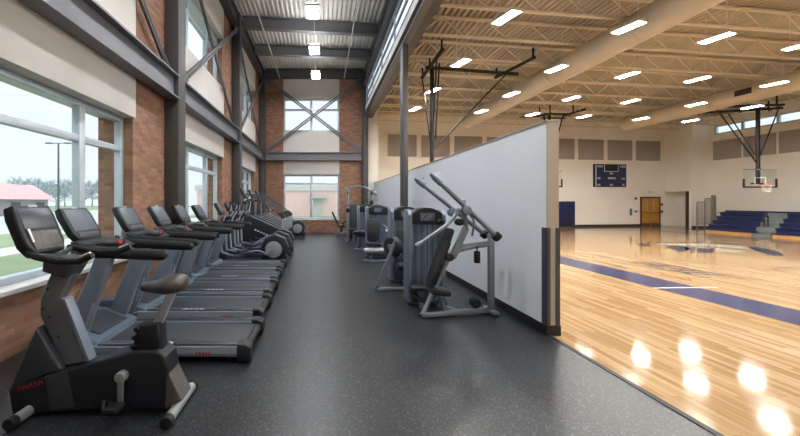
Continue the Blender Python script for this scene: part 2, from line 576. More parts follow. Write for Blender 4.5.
# ------------------------------------------------------------------ steel of the hall
def col_mb(x0, x1, y0, y1, z0, z1):
    m = MB()
    t = 0.03
    m.box((x0, y0, z0), (x1, y0 + t, z1)); m.box((x0, y1 - t, z0), (x1, y1, z1))
    m.box(((x0 + x1) / 2 - 0.015, y0 + t, z0), ((x0 + x1) / 2 + 0.015, y1 - t, z1))
    return m
for i, (a, b) in enumerate(BAYS):
    struct('steel_column', boxmb(((HX0 + 0.005, a, 0), (HX0 + 0.275, b, HZ - 0.1)), bev=0.012), M['steel_dk'],
           ['charcoal steel column at the near end of the left wall', 'nearest charcoal steel column in view on the left wall',
            'charcoal steel column between the second and third window bays', 'charcoal steel column in the corner by the brick end wall'][i], 'column')
struct('steel_column', boxmb(((1.95, HB - 0.32, 0), (2.2, HB - 0.01, HZ - 0.1)), bev=0.012), M['steel_dk'], 'charcoal steel column at the right end of the brick end wall', 'column')
struct('steel_column', boxmb(((2.06, 8.93, 0), (2.2, 9.25, 5.54)), bev=0.01), M['steel_dk'], 'charcoal steel column standing free between fitness room and gym', 'column')

def ibeam_y(x0, x1, z0, z1, y0, y1, t=0.03):
    m = MB()
    xm = (x0 + x1) / 2
    m.prism([(x0, z0), (x1, z0), (x1, z0 + t), (xm + 0.012, z0 + t), (xm + 0.012, z1 - t), (x1, z1 - t), (x1, z1), (x0, z1), (x0, z1 - t), (xm - 0.012, z1 - t), (xm - 0.012, z0 + t), (x0, z0 + t)], 'y', y0, y1)
    return m
for i in range(3):
    y0, y1 = BAYS[i][1] + 0.005, BAYS[i + 1][0] - 0.005
    struct('steel_beam', ibeam_y(HX0 + 0.06, HX0 + 0.3, ZB0, ZB1, y0, y1), M['steel'], 'long steel beam at mid height across the %s bay of the left wall' % ORD[i], 'beam')
    struct('steel_beam', ibeam_y(HX0 + 0.06, HX0 + 0.27, 7.25, 7.75, y0, y1), M['steel_dk'], 'steel roof edge beam along the %s bay of the left wall' % ORD[i], 'beam')
def ibeam_x(x0, x1, y0, y1, z0, z1, skew=0.0):
    m = MB(); t = 0.03; ym = (y0 + y1) / 2
    m.prism([(y0, z0), (y1, z0), (y1, z0 + t), (ym + 0.012, z0 + t), (ym + 0.012, z1 - t), (y1, z1 - t), (y1, z1), (y0, z1), (y0, z1 - t), (ym - 0.012, z1 - t), (ym - 0.012, z0 + t), (y0, z0 + t)], 'x', x0, x1)
    if skew:
        m.xform(lambda c: Vector((c.x, c.y + skew * (c.x - x0), c.z)))
    return m
for i, y in enumerate((4.75, 7.15, 9.55, 11.95, 14.05)):
    struct('steel_beam', ibeam_x(-2.73, 2.0, y, y + 0.2, 7.47, 7.87, 0.11), M['steel'], 'steel roof beam crossing the fitness room, %s from its near end' % ORD[i], 'beam')
struct('steel_beam', ibeam_x(-2.7, 2.0, HB - 0.3, HB - 0.05, 7.45, 7.87), M['steel_dk'], 'steel roof beam against the top of the brick end wall', 'beam')
struct('steel_beam', ibeam_x(-2.7, 1.94, HB - 0.3, HB - 0.05, 3.5, 3.88), M['steel'], 'steel beam at mid height across the brick end wall', 'beam')

def brace(name, p, q, label, w=0.12, up=(1, 0, 0), matl='brace'):
    m = MB()
    p, q = Vector(p), Vector(q)
    d = (q - p).normalized()
    s_ = d.cross(Vector(up)).normalized()
    for k in (-1, 1):
        m.bar(p + s_ * k * w * 0.3, q + s_ * k * w * 0.3, w * 0.42, 0.05, 0.004, up)
    m.bar(p, p + d * 0.35, w * 1.8, 0.02, 0, up); m.bar(q - d * 0.35, q, w * 1.8, 0.02, 0, up)
    return struct(name, m, M[matl], label, 'brace')
for i in range(3):
    y0, y1 = BAYS[i][1] + 0.02, BAYS[i + 1][0] - 0.02
    xb = HX0 + 0.19
    brace('beam_brace', (xb, y0, ZB1 + 0.02), (xb, y1, 7.22), 'diagonal steel brace rising away from the camera, %s bay of the left wall' % ORD[i])
    brace('beam_brace', (xb - 0.07, y0, 7.22), (xb - 0.07, y1, ZB1 + 0.02), 'diagonal steel brace falling away from the camera, %s bay of the left wall' % ORD[i], matl='steel_dk')
brace('beam_brace', (-2.68, HB - 0.18, 3.92), (1.92, HB - 0.18, 7.42), 'diagonal steel brace rising to the right over the end wall window', up=(0, 1, 0), matl='steel', w=0.15)
brace('beam_brace', (-2.68, HB - 0.11, 7.42), (1.92, HB - 0.11, 3.92), 'diagonal steel brace falling to the right over the end wall window', up=(0, 1, 0), matl='steel', w=0.15)

# clerestory wall between hall and gym
struct('steel_beam', ibeam_y(2.0, 2.24, 7.05, 7.86, Y0, HB - 0.33, 0.1), M['steel'], 'deep steel beam above the clerestory glazing over the room divide', 'beam')
struct('steel_beam', ibeam_y(2.05, 2.24, 5.56, 5.8, Y0, HB - 0.33, 0.03), M['steel'], 'steel beam below the clerestory glazing over the room divide', 'beam')
struct('trim_10', boxmb(((2.07, Y0, 5.8), (2.22, HB - 0.33, 6.05))), M['sill'], 'pale band under the clerestory glazing over the room divide', 'wall trim')
struct('trim_11', boxmb(((2.24, Y0, 5.6), (2.47, HB + 0.4, 6.5))), M['taupe'], 'taupe fascia at the edge of the gym ceiling', 'wall trim')
mul = [Y0 + 0.05 + 2.2 * k for k in range(1, 9)]
window(2.13, Y0, HB - 0.33, 6.05, 7.05, [v for v in mul if v < HB - 0.6], [6.55], 'long clerestory window high over the room divide', 'y', sill=False, d=0.05)

# hall roof deck: ribs along Y
def corrug(x0, x1, y0, y1, z, pitch, depth, skew=None):
    m = MB()
    xs = []
    x = x0
    while x < x1:
        for f, dz in ((0, 0), (0.32, 0), (0.5, depth), (0.82, depth)):
            if x + f * pitch <= x1:
                xs.append((x + f * pitch, z + dz))
        x += pitch
    xs.append((x1, z))
    A = [m.bm.verts.new((x, y0 if skew is None else y0, zz)) for x, zz in xs]
    B = [m.bm.verts.new((x, y1 if skew is None else skew(x), zz)) for x, zz in xs]
    for i in range(len(xs) - 1):
        m.bm.faces.new((A[i], B[i], B[i + 1], A[i + 1]))
    return m
struct('ceiling_hall', corrug(HX0, 2.3, Y0, HB + 0.2, HZ, 0.15, 0.06), M['hall_deck'], 'white ribbed metal roof deck over the fitness room', 'ceiling', 20)
struct('roof_hall', boxmb(((HX0 - WT, Y0, HZ + 0.08), (2.3, HB + 0.4, HZ + 0.2))), M['tan'], 'roof slab added over the fitness room deck to block the sky', 'roof')  # unseen slab, added to keep sky light out above the deck
for i, x in enumerate((-2.0, 1.05)):
    m = MB(); m.tube([(x, Y0 + 0.1, 7.38), (x, HB - 0.35, 7.38)], 0.022, 8)
    for y in (4.85, 7.25, 9.65, 12.05, 14.15):
        yy = y + 0.11 * (x + 2.73)
        m.tube([(x, yy, 7.38), (x, yy, 7.47)], 0.012, 6)
    tag(m.build('conduit', M['housing']), 'white conduit under the fitness room roof, %s' % ('on the window side' if i == 0 else 'on the gym side'), 'pipe', 'roof conduits')

# ------------------------------------------------------------------ gym shell
def skewbox(x0, x1, d0, d1, z0, z1, bev=0.0):
    m = MB()
    m.prism([(x0, yb(x0) + d0), (x1, yb(x1) + d0), (x1, yb(x1) + d1), (x0, yb(x0) + d1)], 'z', z0, z1, bev)
    return m
m = skewbox(2.5, 21.45, 0, 0.3, 0, GZ + 0.1)
struct('wall_gym_back', m, M['cream'], 'cream block wall at the far side of the gym', 'wall')
struct('wall_gym_jamb', boxmb(((2.2, HB + 0.02, 0), (2.72, yb(2.72), GZ + 0.1))), M['cream'], 'cream wall end beside the brick end wall', 'wall')
struct('wall_gym_right', boxmb(((GXR, Y0, 0), (GXR + 0.3, 20.0, 5.3)), ((GXR, Y0, 5.8), (GXR + 0.3, 20.0, GZ + 0.1)), ((GXR, Y0, 5.3), (GXR + 0.3, 8.0, 5.8)), ((GXR, 19.85, 5.3), (GXR + 0.3, 20.0, 5.8))),
       M['cream'], 'cream block wall behind the bleachers', 'wall')
# block with the recessed passage
m = MB()
m.prism([(21.14, 20.0), (GXR + 0.3, 20.0), (GXR + 0.3, 22.2), (21.5, 22.2)], 'z', 2.13, GZ + 0.1)
m.box((21.14, 20.0, 0), (GXR + 0.3, 20.2, 2.13))
m.box((22.3, 20.2, 0), (GXR + 0.3, 22.2, 2.13))
m.box((21.5, 21.95, 0), (22.3, 22.2, 2.13))
struct('wall_gym_corner', m, M['cream'], 'cream wall block with a recessed passage in the gym corner', 'wall')
m = MB(); m.box((21.1, 20.16, 0), (21.16, 20.32, 2.12), 0.005)
struct('door_1', m, M['door_frame'], 'dark open door edge in the recessed passage', 'door')
struct('wall_near', boxmb(((HX0 - WT, Y0 - 0.3, 0), (GXR + 0.3, Y0, HZ + 0.2))), M['cream'], 'wall behind the camera', 'wall')
window(GXR + 0.12, 8.0, 19.85, 5.3, 5.8, [18.55 - 1.45 * k for k in range(7)], [], 'clerestory window strip high above the bleachers', 'y', sill=False)
struct('ceiling_gym', corrug(2.47, GXR + 0.3, Y0, 0, GZ, 0.17, 0.07, lambda x: yb(min(x, 21.2)) + 0.25), M['gym_deck'], 'beige ribbed metal roof deck over the gym', 'ceiling', 20)
m = MB(); m.prism([(2.47, Y0), (GXR + 0.3, Y0), (GXR + 0.3, 22.3), (2.47, 22.3)], 'z', GZ + 0.1, GZ + 0.2)
struct('roof_gym', m, M['tan'], 'roof slab added over the gym deck to block the sky', 'roof')  # unseen slab, added so no sky leaks past the gym deck
m = MB(); m.prism([(2.72, yb(2.72) - 0.02), (21.14, yb(21.14) - 0.02), (21.14, yb(21.14)), (2.72, yb(2.72))], 'z', 0, 0.13)
struct('baseboard_gym_back', m, M['base'], 'dark baseboard along the far gym wall', 'baseboard')
struct('baseboard_gym_corner', boxmb(((21.12, 19.98, 0), (22.2, 20.0, 0.13))), M['base'], 'dark baseboard on the gym corner block', 'baseboard')

# joists
def joist_mb():
    m = MB()
    x0, x1 = 2.5, 22.1
    for z in (5.82, 6.29):
        m.box((x0, -0.045, z - 0.025), (x1, -0.008, z + 0.025)); m.box((x0, 0.008, z - 0.025), (x1, 0.045, z + 0.025))
    n = 32
    st = (x1 - x0) / n
    for i in range(n):
        a, b = (5.82, 6.29) if i % 2 == 0 else (6.29, 5.82)
        m.bar((x0 + i * st, 0, a), (x0 + (i + 1) * st, 0, b), 0.028, 0.028)
    m.xform(lambda c: Vector((c.x, c.y + K * c.x, c.z)))
    return m
jo = None
for k in range(16):
    y = 7.33 + 1.345 * (k - 7)
    if jo is None:
        jo = struct('ceiling_joist', joist_mb(), M['joist'], '', 'joist', group='gym roof joists')
        o = jo
    else:
        o = jo.copy(); COL.objects.link(o)
    o.location.y = y
    o['label'] = 'beige open-web roof joist across the gym, number %d counting from the far wall' % (16 - k)

# ducts
def duct(x, label, y1):
    root = empty('air_duct', label, 'duct', (x, 0, 5.41), 'gym ceiling ducts')
    m = MB(); m.tube([(0, Y0 + 0.1, 0), (0, y1, 0)], 0.33, 32); m.build('duct_pipe', M['duct'], root)
    for y in [Y0 + 2.0 + 2.9 * k for k in range(8)]:
        if y < y1 - 0.3:
            m = MB(); m.tube([(0, y, 0), (0, y + 0.05, 0)], 0.34, 32); m.build('seam_band', M['duct'], root)
    return root
d1 = duct(7.1, 'large round beige duct along the gym ceiling, nearer the partition', 17.0)
d2 = duct(15.3, 'large round beige duct along the gym ceiling, nearer the bleachers', 17.6)
m = MB(); m.box((-0.35, 12.2, -0.1), (-0.30, 12.7, 0.1), 0.01)
g = m.build('air_grille', M['rail'], d2); g['label'] = 'dark grille in the side of the duct'

# ------------------------------------------------------------------ partition
PX0, PX1, PY0, PY1, PH = 2.53, 2.665, 3.95, HB + 0.0, 2.4
m = MB()
cuts = [PY0, 7.4, 11.0, 14.2, PY1]
for a, b in zip(cuts, cuts[1:]):
    m.box((PX0, a + (0.006 if a > PY0 else 0), 0), (PX1, b, PH))
part = struct('partition_wall', m, M['partition'], 'pale grey low partition wall dividing fitness room from gym', 'partition')
m = MB(); m.box((PX0 + 0.002, PY0 - 0.012, 0.0), (PX1, PY0 - 0.001, PH - 0.0)); m.build('end_panel', M['part_end'], part)
m = MB(); m.box((PX0 - 0.012, PY0 - 0.02, PH), (PX1 + 0.012, PY1, PH + 0.025), 0.004); m.build('top_cap', M['part_end'], part)
m = MB(); m.box((PX0 - 0.014, PY0 - 0.026, 0), (PX0 - 0.001, PY1, 0.11)); m.box((PX0 - 0.014, PY0 - 0.026, 0), (PX1 + 0.014, PY0 - 0.013, 0.11)); m.build('base_cove', M['black'], part)
for xa, xb_ in ((PX0, 1), (PX1, -1)):
    m = MB()
    x0, x1 = (xa - 0.008, xa + 0.036) if xb_ == 1 else (xa - 0.036, xa + 0.008)
    m.box((x0, PY0 - 0.022, 0.11), (x1, PY0 - 0.012, 1.21))
    s0 = (xa - 0.008, xa - 0.001) if xb_ == 1 else (xa + 0.001, xa + 0.008)
    m.box((s0[0], PY0 - 0.022, 0.11), (s0[1], PY0 + 0.07, 1.21))
    g = m.build('corner_guard', M['guard'], part)

# ------------------------------------------------------------------ lights
def ceiling_light(loc, label, lamp, w, l, h, group, stem, rz=0.0):
    root = empty('ceiling_light', label, 'light', loc, group, rz)
    m = MB(); m.box((-w / 2 - 0.02, -l / 2 - 0.02, 0.012), (w / 2 + 0.02, l / 2 + 0.02, h), 0.008)
    for s_ in (-1, 1):
        m.box((min(s_ * w / 2, s_ * (w / 2 + 0.018)), -l / 2 - 0.018, 0), (max(s_ * w / 2, s_ * (w / 2 + 0.018)), l / 2 + 0.018, 0.014)); m.box((-w / 2, min(s_ * l / 2, s_ * (l / 2 + 0.018)), 0), (w / 2, max(s_ * l / 2, s_ * (l / 2 + 0.018)), 0.014))
    m.build('housing', M['housing'], root)
    m = MB(); m.box((-w / 2, -l / 2, 0.002), (w / 2, l / 2, 0.012)); m.build('diffuser', M[lamp], root)
    if lamp == 'hall_lamp':
        m = MB(); m.box((-w / 2, -l / 2, h), (w / 2, l / 2, h + 0.012)); m.build('deck_fill', M['hall_fill'], root)  # added glowing top face, throws fill light up at the deck
    m = MB()
    for y in (-l / 3, l / 3):
        m.tube([(0, y, h), (0, y, h + stem)], 0.006, 6)
    m.build('hanger', M['joist'], root)
    return root
def relight(src, loc, label, rz=0.0):
    c = copy_tree(src); c.location = loc; c['label'] = label; c.rotation_euler = (0, 0, rz)
    return c
HL = 3.5
rows = [(1.0, 1.90, 'row nearest the partition', 3), (1.76, 2.01, 'second row from the partition', 3), (2.41, 2.14, 'third row from the partition', 3),
        (3.07, 2.24, 'third row from the bleachers', 3), (3.84, 2.35, 'second row from the bleachers', 3), (4.54, 2.45, 'row nearest the bleachers', 3)]
gl = None
for X, ys_, nm, _ in rows:
    for k in range(-2, 4):
        y = HL * (ys_ + 0.622 * k)
        loc = (HL * X, y, EYE + HL)
        lab = 'oblong gym ceiling light, %s from far wall in %s' % (ORD[3 - k], nm)
        if gl is None:
            gl = ceiling_light(loc, lab, 'gym_lamp', 0.21, 0.50, 0.05, 'gym ceiling lights', 0.77, 0.28); 
        else:
            relight(gl, loc, lab, 0.28)
hl = None
for k, y in enumerate((14.5, 12.07, 9.65, 7.25, 4.85, 2.45, 0.05)):
    loc = (-0.26, y, 6.72)
    lab = 'square pendant light under the fitness room roof, %s from the brick end wall' % ORD[k]
    if hl is None:
        hl = ceiling_light(loc, lab, 'hall_lamp', 0.33, 0.62, 0.09, 'fitness room pendant lights', 1.05)
    else:
        relight(hl, loc, lab)

# ------------------------------------------------------------------ outdoors
struct('ground_grass', boxmb(((-160, -20, -0.35), (HX0 - WT - 0.02, 160, -0.25)), ((HX0 - WT, HB + 0.42, -0.35), (60, 160, -0.25))), M['grass'], 'pale grass outside the windows', 'ground')
struct('ground_walk', boxmb(((-12.0, -10, -0.25), (-10.2, 80, -0.235))), M['walk'], 'concrete walk crossing the grass outside', 'ground')
struct('ground_road', boxmb(((-48, -20, -0.25), (-17, 120, -0.23))), M['road'], 'pale parking lot beyond the grass', 'ground')
struct('ground_drive', boxmb(((-16, HB + 2, -0.25), (30, 38, -0.23))), M['walk'], 'pale paved strip behind the brick end wall', 'ground')
root = empty('house', 'low house with haze-paled red roof seen through the near window', 'building', (-44, 44, -0.25))
m = MB(); m.box((-4, -20, 0), (4, 7, 2.1)); m.build('wall', M['far_wall'], root)
m = MB(); m.prism([(-4.8, 2.1), (4.8, 2.1), (1.5, 4.2), (-1.5, 4.2)], 'y', -20.6, 7.6); m.build('roof', M['pink_roof'], root)
for y in (-14, -9, -4, 1, 5):
    m = MB(); m.box((3.98, y, 0.7), (4.05, y + 1.4, 1.7)); m.build('window', M['pole'], root)
root = empty('building', 'pale pink brick building seen through the end wall window', 'building', (-1, 42, -0.25))
m = MB(); m.box((-14, 0, 0), (16, 8, 3.1)); m.build('wall', M['pink_brick'], root)
m = MB(); m.box((-14.2, -0.2, 3.1), (16.2, 8.2, 3.75)); m.build('roof', M['walk'], root)
m = MB(); m.box((-0.6, -1.0, 2.2), (1.6, 0, 2.6)); m.build('canopy', M['road'], root)
m = MB(); m.box((0.0, -0.04, 0), (1.1, 0, 2.1)); m.build('door', M['walk'], root)
root = empty('street_lamp', 'tall double-headed lamp pole out in the parking lot', 'street lamp', (-25, 33.2, -0.23))
m = MB(); m.tube([(0, 0, 0), (0, 0, 7.3)], [0.11, 0.07], 10); m.build('pole', M['pole'], root)
m = MB(); m.bar((-0.9, 0, 7.3), (0.9, 0, 7.3), 0.06, 0.06); m.build('arm', M['pole'], root)
for sx in (-1, 1):
    m = MB(); m.box((sx * 0.9 - 0.3, -0.15, 7.26), (sx * 0.9 + 0.3, 0.15, 7.36), 0.02); m.build('lamp_head', M['pole'], root)

def bare_tree(loc, h, label, seed):
    rnd = random.Random(seed)
    root = empty('bare_tree', label, 'tree', loc, 'bare trees along the horizon')
    t = MB(); t.tube([(0, 0, 0), (0.1, 0, h * 0.2), (0, 0.1, h * 0.6)], [h * 0.02, h * 0.008], 7); t.build('trunk', M['trunk'], root)
    m = MB()
    def grow(p, d, L, r, lev):
        q = p + d * L
        m.tube([p, q], [r, r * 0.5], 3, cap=False)
        if lev == 0:
            return
        for k in range(5):
            nd = (d + Vector((rnd.uniform(-1, 1), rnd.uniform(-1, 1), rnd.uniform(-0.5, 0.7))) * 0.8).normalized()
            grow(p + d * L * (0.25 + 0.75 * (k + rnd.random()) / 5), nd, L * rnd.uniform(0.5, 0.72), r * 0.55, lev - 1)
    for k in range(9):
        a = k * 2.4
        up = 0.45 + k * 0.14
        grow(Vector((0, 0, h * (0.22 + 0.045 * k))), Vector((math.cos(a), math.sin(a), up)).normalized(), h * (0.33 - 0.016 * k), h * 0.012, 3)
    m.build('branches', M['twig'], root)
    return root
protos = [bare_tree((0, 0, 0), 8.0, '', 3), bare_tree((0, 0, 0), 7.5, '', 11)]
spots = [2, 11, 20, 29, 38, 47, 56, 65, 74, 83, 92, 101, 110, 118]
for i, px in enumerate(spots):
    Y = 60 + 4.0 * i + 34 * (i % 3)
    src = protos[i % 2]
    o = src if i < 2 else copy_tree(src)
    o.location = ((px - VX) * Y / FPX, Y, -0.25)
    s_ = (0.9 + 0.2 * random.random()) * Y / 75
    o.scale = (s_ * 1.1, s_ * 1.1, s_ * (0.9 if i % 3 else 0.78))
    o.rotation_euler = (0, 0, i * 1.3)
    o['label'] = 'bare grey tree on the horizon outside, number %d from the left in the near window' % (i + 1)

# ------------------------------------------------------------------ court markings (painted on the wood)
def paint(name, polys, matl, label, z=0.002, group=None):
    m = MB()
    for pl in polys:
        m.prism(pl, 'z', 0.0, z)
    return tag(m.build(name, matl), label, 'floor marking', group, 'structure')
paint('floor_marking', [[(5.8, Y0), (6.6, Y0), (6.6, 18.4), (5.8, 18.4)]], M['navy_paint'], 'wide navy sideline band painted on the court')
paint('floor_marking', [[(5.78, 6.07), (6.95, 6.13), (6.95, 6.18), (5.78, 6.12)]], M['white_paint'], 'short white halfway line across the navy band', 0.003)
paint('floor_marking', [[(17.5, Y0), (18.1, Y0), (18.1, 18.6), (17.5, 18.6)]], M['navy_paint'], 'navy band painted on the court in front of the bleachers')
paint('floor_marking', [[(14.6, 18.6), (18.1, 18.6), (18.1, 19.1), (5.8, 18.9), (5.8, 18.4)]], M['navy_paint'], 'navy end line band near the far gym wall')
def ring(cx, cy, r0, r1, a0=0, a1=360, n=48):
    P = [[], []]
    out = []
    for i in range(n):
        t0 = math.radians(a0 + (a1 - a0) * i / n); t1 = math.radians(a0 + (a1 - a0) * (i + 1) / n)
        out.append([(cx + r0 * math.cos(t0), cy + r0 * math.sin(t0)), (cx + r1 * math.cos(t0), cy + r1 * math.sin(t0)), (cx + r1 * math.cos(t1), cy + r1 * math.sin(t1)), (cx + r0 * math.cos(t1), cy + r0 * math.sin(t1))])
    return out
paint('floor_marking', ring(10.6, 7.3, 0.68, 0.75), M['maroon_paint'], 'small maroon ring painted at the right edge of the court view')
# centre emblem: a pale swoosh and broken navy blocks
def fl(px, py):
    Y = FPX * EYE / (py - HY)
    return ((px - VX) * Y / FPX, Y)
paint('floor_marking', [[fl(*p) for p in pl] for pl in (
    [(655, 243.4), (700, 243.2), (740, 245.6), (765, 248), (764, 250), (740, 248.6), (700, 245.4), (655, 244.4)],
    [(700, 247), (716, 249.4), (714, 250.4), (698, 248.6)],
    [(716, 248.5), (742, 250.5), (742, 252.5), (716, 251)])], M['pale_paint'], 'pale swoosh of the centre court emblem', 0.003)
paint('floor_marking', [[fl(*p) for p in pl] for pl in (
    [(664, 246.4), (684, 246), (690, 249), (680, 252)], [(655, 242.4), (700, 242.2), (740, 244.4), (740, 245), (700, 242.9), (655, 243.1)],
    [(684, 246.6), (696, 247.6), (694, 251), (686, 250)],
    [(698, 248), (715, 249), (713, 253), (697, 252.2)],
    [(745, 246.2), (760, 247.5), (780, 252), (784, 256), (772, 255.6), (756, 251)],
    [(690, 251.4), (696, 252), (690, 253.6)],
    [(637, 243.4), (643, 243.2), (646, 246), (640, 246.4)], [(645, 242.6), (650, 242.6), (651, 246.4), (648, 246.4)])], M['dark_paint'], 'broken navy shapes of the centre court emblem', 0.0045)
# slanted, unreadable lettering along the sideline
m = MB()
yy = 8.75
for ch in range(9):
    x0, x1, w = 7.72, 8.25, 0.17
    y_a, y_b = yy, yy - w
    segs = [((x0, y_a), (x1, y_a - 0.05)), ((x1, y_a - 0.05), (x1, y_b - 0.05)), ((x0, y_a), (x0, y_b)), ((x0, y_b), (x1, y_b - 0.05)), (((x0 + x1) / 2, y_a), ((x0 + x1) / 2, y_b))]
    pick = [(0, 1, 2), (0, 1, 3, 4), (0, 2, 3), (1, 2, 4), (0, 1, 3, 4), (0, 2, 3), (0, 1, 2, 4), (0, 1, 4), (1, 2, 4)][ch]
    for i in pick:
        (ax, ay), (bx_, by) = segs[i]
        m.bar((ax, ay, 0.001), (bx_, by, 0.001), 0.06, 0.002)
    yy -= 0.215
m.bar((7.55, 8.6, 0.001), (7.65, 6.9, 0.001), 0.04, 0.002)
tag(m.build('floor_marking', M['dark_paint']), 'navy slanted lettering painted inside the sideline', 'floor marking', None, 'structure')

# ------------------------------------------------------------------ gym wall things
def pan_mb(w, h):
    m = MB(); m.box((-w / 2, -0.06, 0), (w / 2, 0, h), 0.012); return m
ang = math.atan(K)
pn = None
for i in range(9):
    X = 4.5 + 1.965 * i
    if pn is None:
        pn = pan_mb(1.68, 1.22).build('acoustic_panel', M['panel']); o = pn
    else:
        o = pn.copy(); COL.objects.link(o)
    o.location = (X, yb(X) - 0.002, 4.06); o.rotation_euler = (0, 0, ang)
    tag(o, 'grey fabric acoustic panel high on the far gym wall, %s from the left' % ORD[i], 'acoustic panel', 'acoustic panels in the gym')
for i in range(5):
    o = pn.copy(); COL.objects.link(o)
    yc = 19.18 - 1.43 * i
    o.location = (GXR - 0.002, yc, 3.85); o.rotation_euler = (0, 0, -math.pi / 2); o.scale = (0.77, 1, 0.86)
    tag(o, 'grey fabric acoustic panel above the bleachers, %s from the gym corner' % ORD[i], 'acoustic panel', 'acoustic panels in the gym')

def wallthing(name, label, cat, px, z, group=None):
    X = bx(px)
    return empty(name, label, cat, (X, yb(X) - 0.002, z), group, ang)
# scoreboard
S = wallthing('scoreboard', 'navy electronic scoreboard on the far gym wall', 'scoreboard', 608.8, 2.42)
m = MB(); m.box((-1.09, -0.12, 0), (1.09, 0, 1.38), 0.015); m.build('housing', M['navy'], S)
m = MB(); m.box((-0.42, -0.135, 0.94), (0.5, -0.12, 1.34)); m.build('clock_display', M['mach'], S)
m = MB()
for lo, hi in (((-0.44, 0.92), (0.52, 0.95)), ((-0.44, 0.95), (-0.41, 1.36)), ((0.49, 0.95), (0.52, 1.36))):
    m.box((lo[0], -0.14, lo[1]), (hi[0], -0.12, hi[1]))
m.box((-1.03, -0.14, 0.03), (-0.99, -0.12, 1.35))
m.build('display_border', M['white'], S)
m = MB()
rnd = random.Random(4)
for cx, cz, n in ((-0.72, 1.24, 5), (0.85, 1.24, 5), (0.05, 0.82, 3), (-0.8, 0.52, 3), (0.0, 0.53, 5), (0.28, 0.52, 2), (0.88, 0.5, 3), (-0.8, 0.12, 3), (0.05, 0.12, 3), (0.88, 0.12, 2)):
    for j in range(n):
        x = cx + (j - (n - 1) / 2) * 0.075
        m.box((x - 0.03, -0.135, cz - 0.05), (x - 0.012, -0.12, cz + 0.05)); m.box((x - 0.03, -0.135, cz + 0.03), (x + 0.03, -0.12, cz + 0.05)); m.box((x - 0.03, -0.135, cz - 0.05), (x + 0.03, -0.12, cz - 0.03))
m.build('lettering', M['white'], S)
# wall pad
S = wallthing('wall_pad', 'navy padded mat on the far gym wall beside the partition', 'wall pad', 566, 0.12)
for i in range(3):
    m = MB(); m.box((-1.1 + 0.55 * i, -0.08, 0), (-0.56 + 0.55 * i, 0, 1.42), 0.02); m.build('pad', M['navy'], S)
# double door
X = bx(650)
D = empty('door_2', 'pair of oak doors with narrow lites in the far gym wall', 'door', (X, yb(X) - 0.002, 0), None, ang); D['kind'] = 'structure'
m = MB(); m.box((-0.7, -0.05, 0), (-0.63, 0, 1.82)); m.box((0.63, -0.05, 0), (0.7, 0, 1.82)); m.box((-0.63, -0.05, 1.75), (0.63, 0, 1.82)); m.build('door_frame', M['door_frame'], D)
for sx in (-1, 1):
    m = MB(); x0, x1 = sorted((sx * 0.01, sx * 0.63)); m.box((x0, -0.04, 0.01), (x1, 0, 1.75), 0.004); d_ = m.build('door_leaf', M['door'], D)
    m = MB(); m.box((sx * 0.24 - 0.06, -0.045, 0.95), (sx * 0.24 + 0.06, -0.04, 1.6)); m.build('door_lite', M['lite'], d_)
    m = MB(); m.box((x0 + 0.04, -0.09, 0.80), (x1 - 0.04, -0.06, 0.85)); m.box((x0 + 0.06, -0.06, 0.8), (x0 + 0.09, -0.04, 0.85)); m.box((x1 - 0.09, -0.06, 0.8), (x1 - 0.06, -0.04, 0.85)); m.build('push_bar', M['kick'], d_)
    m = MB(); m.box((x0 + 0.03, -0.045, 0.02), (x1 - 0.03, -0.04, 0.2)); m.build('kick_plate', M['kick'], d_)
for px, py, w, h, nm, lab, matl in ((635.5, 198.5, .12, .12, 'wall_switch', 'small dark control box on the gym wall, upper one left of the oak doors', 'rail'),
                              (635.5, 211.5, .13, .13, 'wall_switch', 'small dark control box on the gym wall, lower one left of the oak doors', 'kick'),
                              (665.3, 204.5, .13, .13, 'wall_switch', 'small dark control box on the gym wall, upper one right of the oak doors', 'kick'),
                              (666, 211.5, .12, .15, 'wall_switch', 'small dark control box on the gym wall, lower one right of the oak doors', 'kick'),
                              (630.5, 212, .12, .42, 'fire_extinguisher_cabinet', 'narrow grey cabinet on the gym wall left of the oak doors', 'mesh_rail'),
                              (650.5, 192, .3, .1, 'exit_sign', 'small pale exit light above the oak doors', 'housing')):
    X = min(bx(px), 21.2); z = EYE - (py - HY) * yb(X) / FPX
    m = MB(); m.box((-w / 2, -0.06, -h / 2), (w / 2, 0, h / 2), 0.01)
    o = m.build(nm, M[matl]); o.location = (X, yb(X) - 0.002, z); o.rotation_euler = (0, 0, ang)
    tag(o, lab, nm.replace('_', ' '))

# ------------------------------------------------------------------ bleachers
def bleacher(name, y0, y1, label, stag):
    root = empty(name, label, 'bleachers', (18.9, y1, 0), 'bleachers')
    L = y1 - y0
    n = 5
    for i in range(n):
        x0 = i * 0.3
        z = 0.2 * (i + 1)
        yy1 = i * stag
        m = MB(); m.box((x0 - 0.02, -L + yy1, z - 0.06), (x0 + 0.3, yy1, z), 0.01); m.build('seat_row', M['navy'], root)
        m = MB(); m.box((x0 + 0.02, -L + yy1, 0 if i == 0 else z - 0.2), (x0 + 0.06, yy1 - 0.02, z - 0.06)); m.build('riser', M['oak'] if i == 0 else M['navy'], root)
    m = MB(); m.box((n * 0.3 - 0.02, -L + (n - 1) * stag, 0), (n * 0.3 + 0.03, (n - 1) * stag, 0.2 * n + 0.08)); m.build('back_panel', M['navy'], root)
    m = MB()
    for y in [-L + 0.5 + k * (L - 0.6) / 5 for k in range(6)]:
        m.bar((0.1, y, 0.02), (1.45, y, 0.95), 0.05, 0.05)
        m.box((0.06, y - 0.03, 0), (1.5, y + 0.03, 0.04))
    m.build('under_frame', M['rail'], root)
    return root
b1 = bleacher('bleachers', 15.40, 17.3, 'navy bleacher bank against the right gym wall, far side of the grey stair', 0.1)
b2 = bleacher('bleachers', 6.0, 14.72, 'navy bleacher bank at the right picture edge, near side of the grey stair', 0.1)
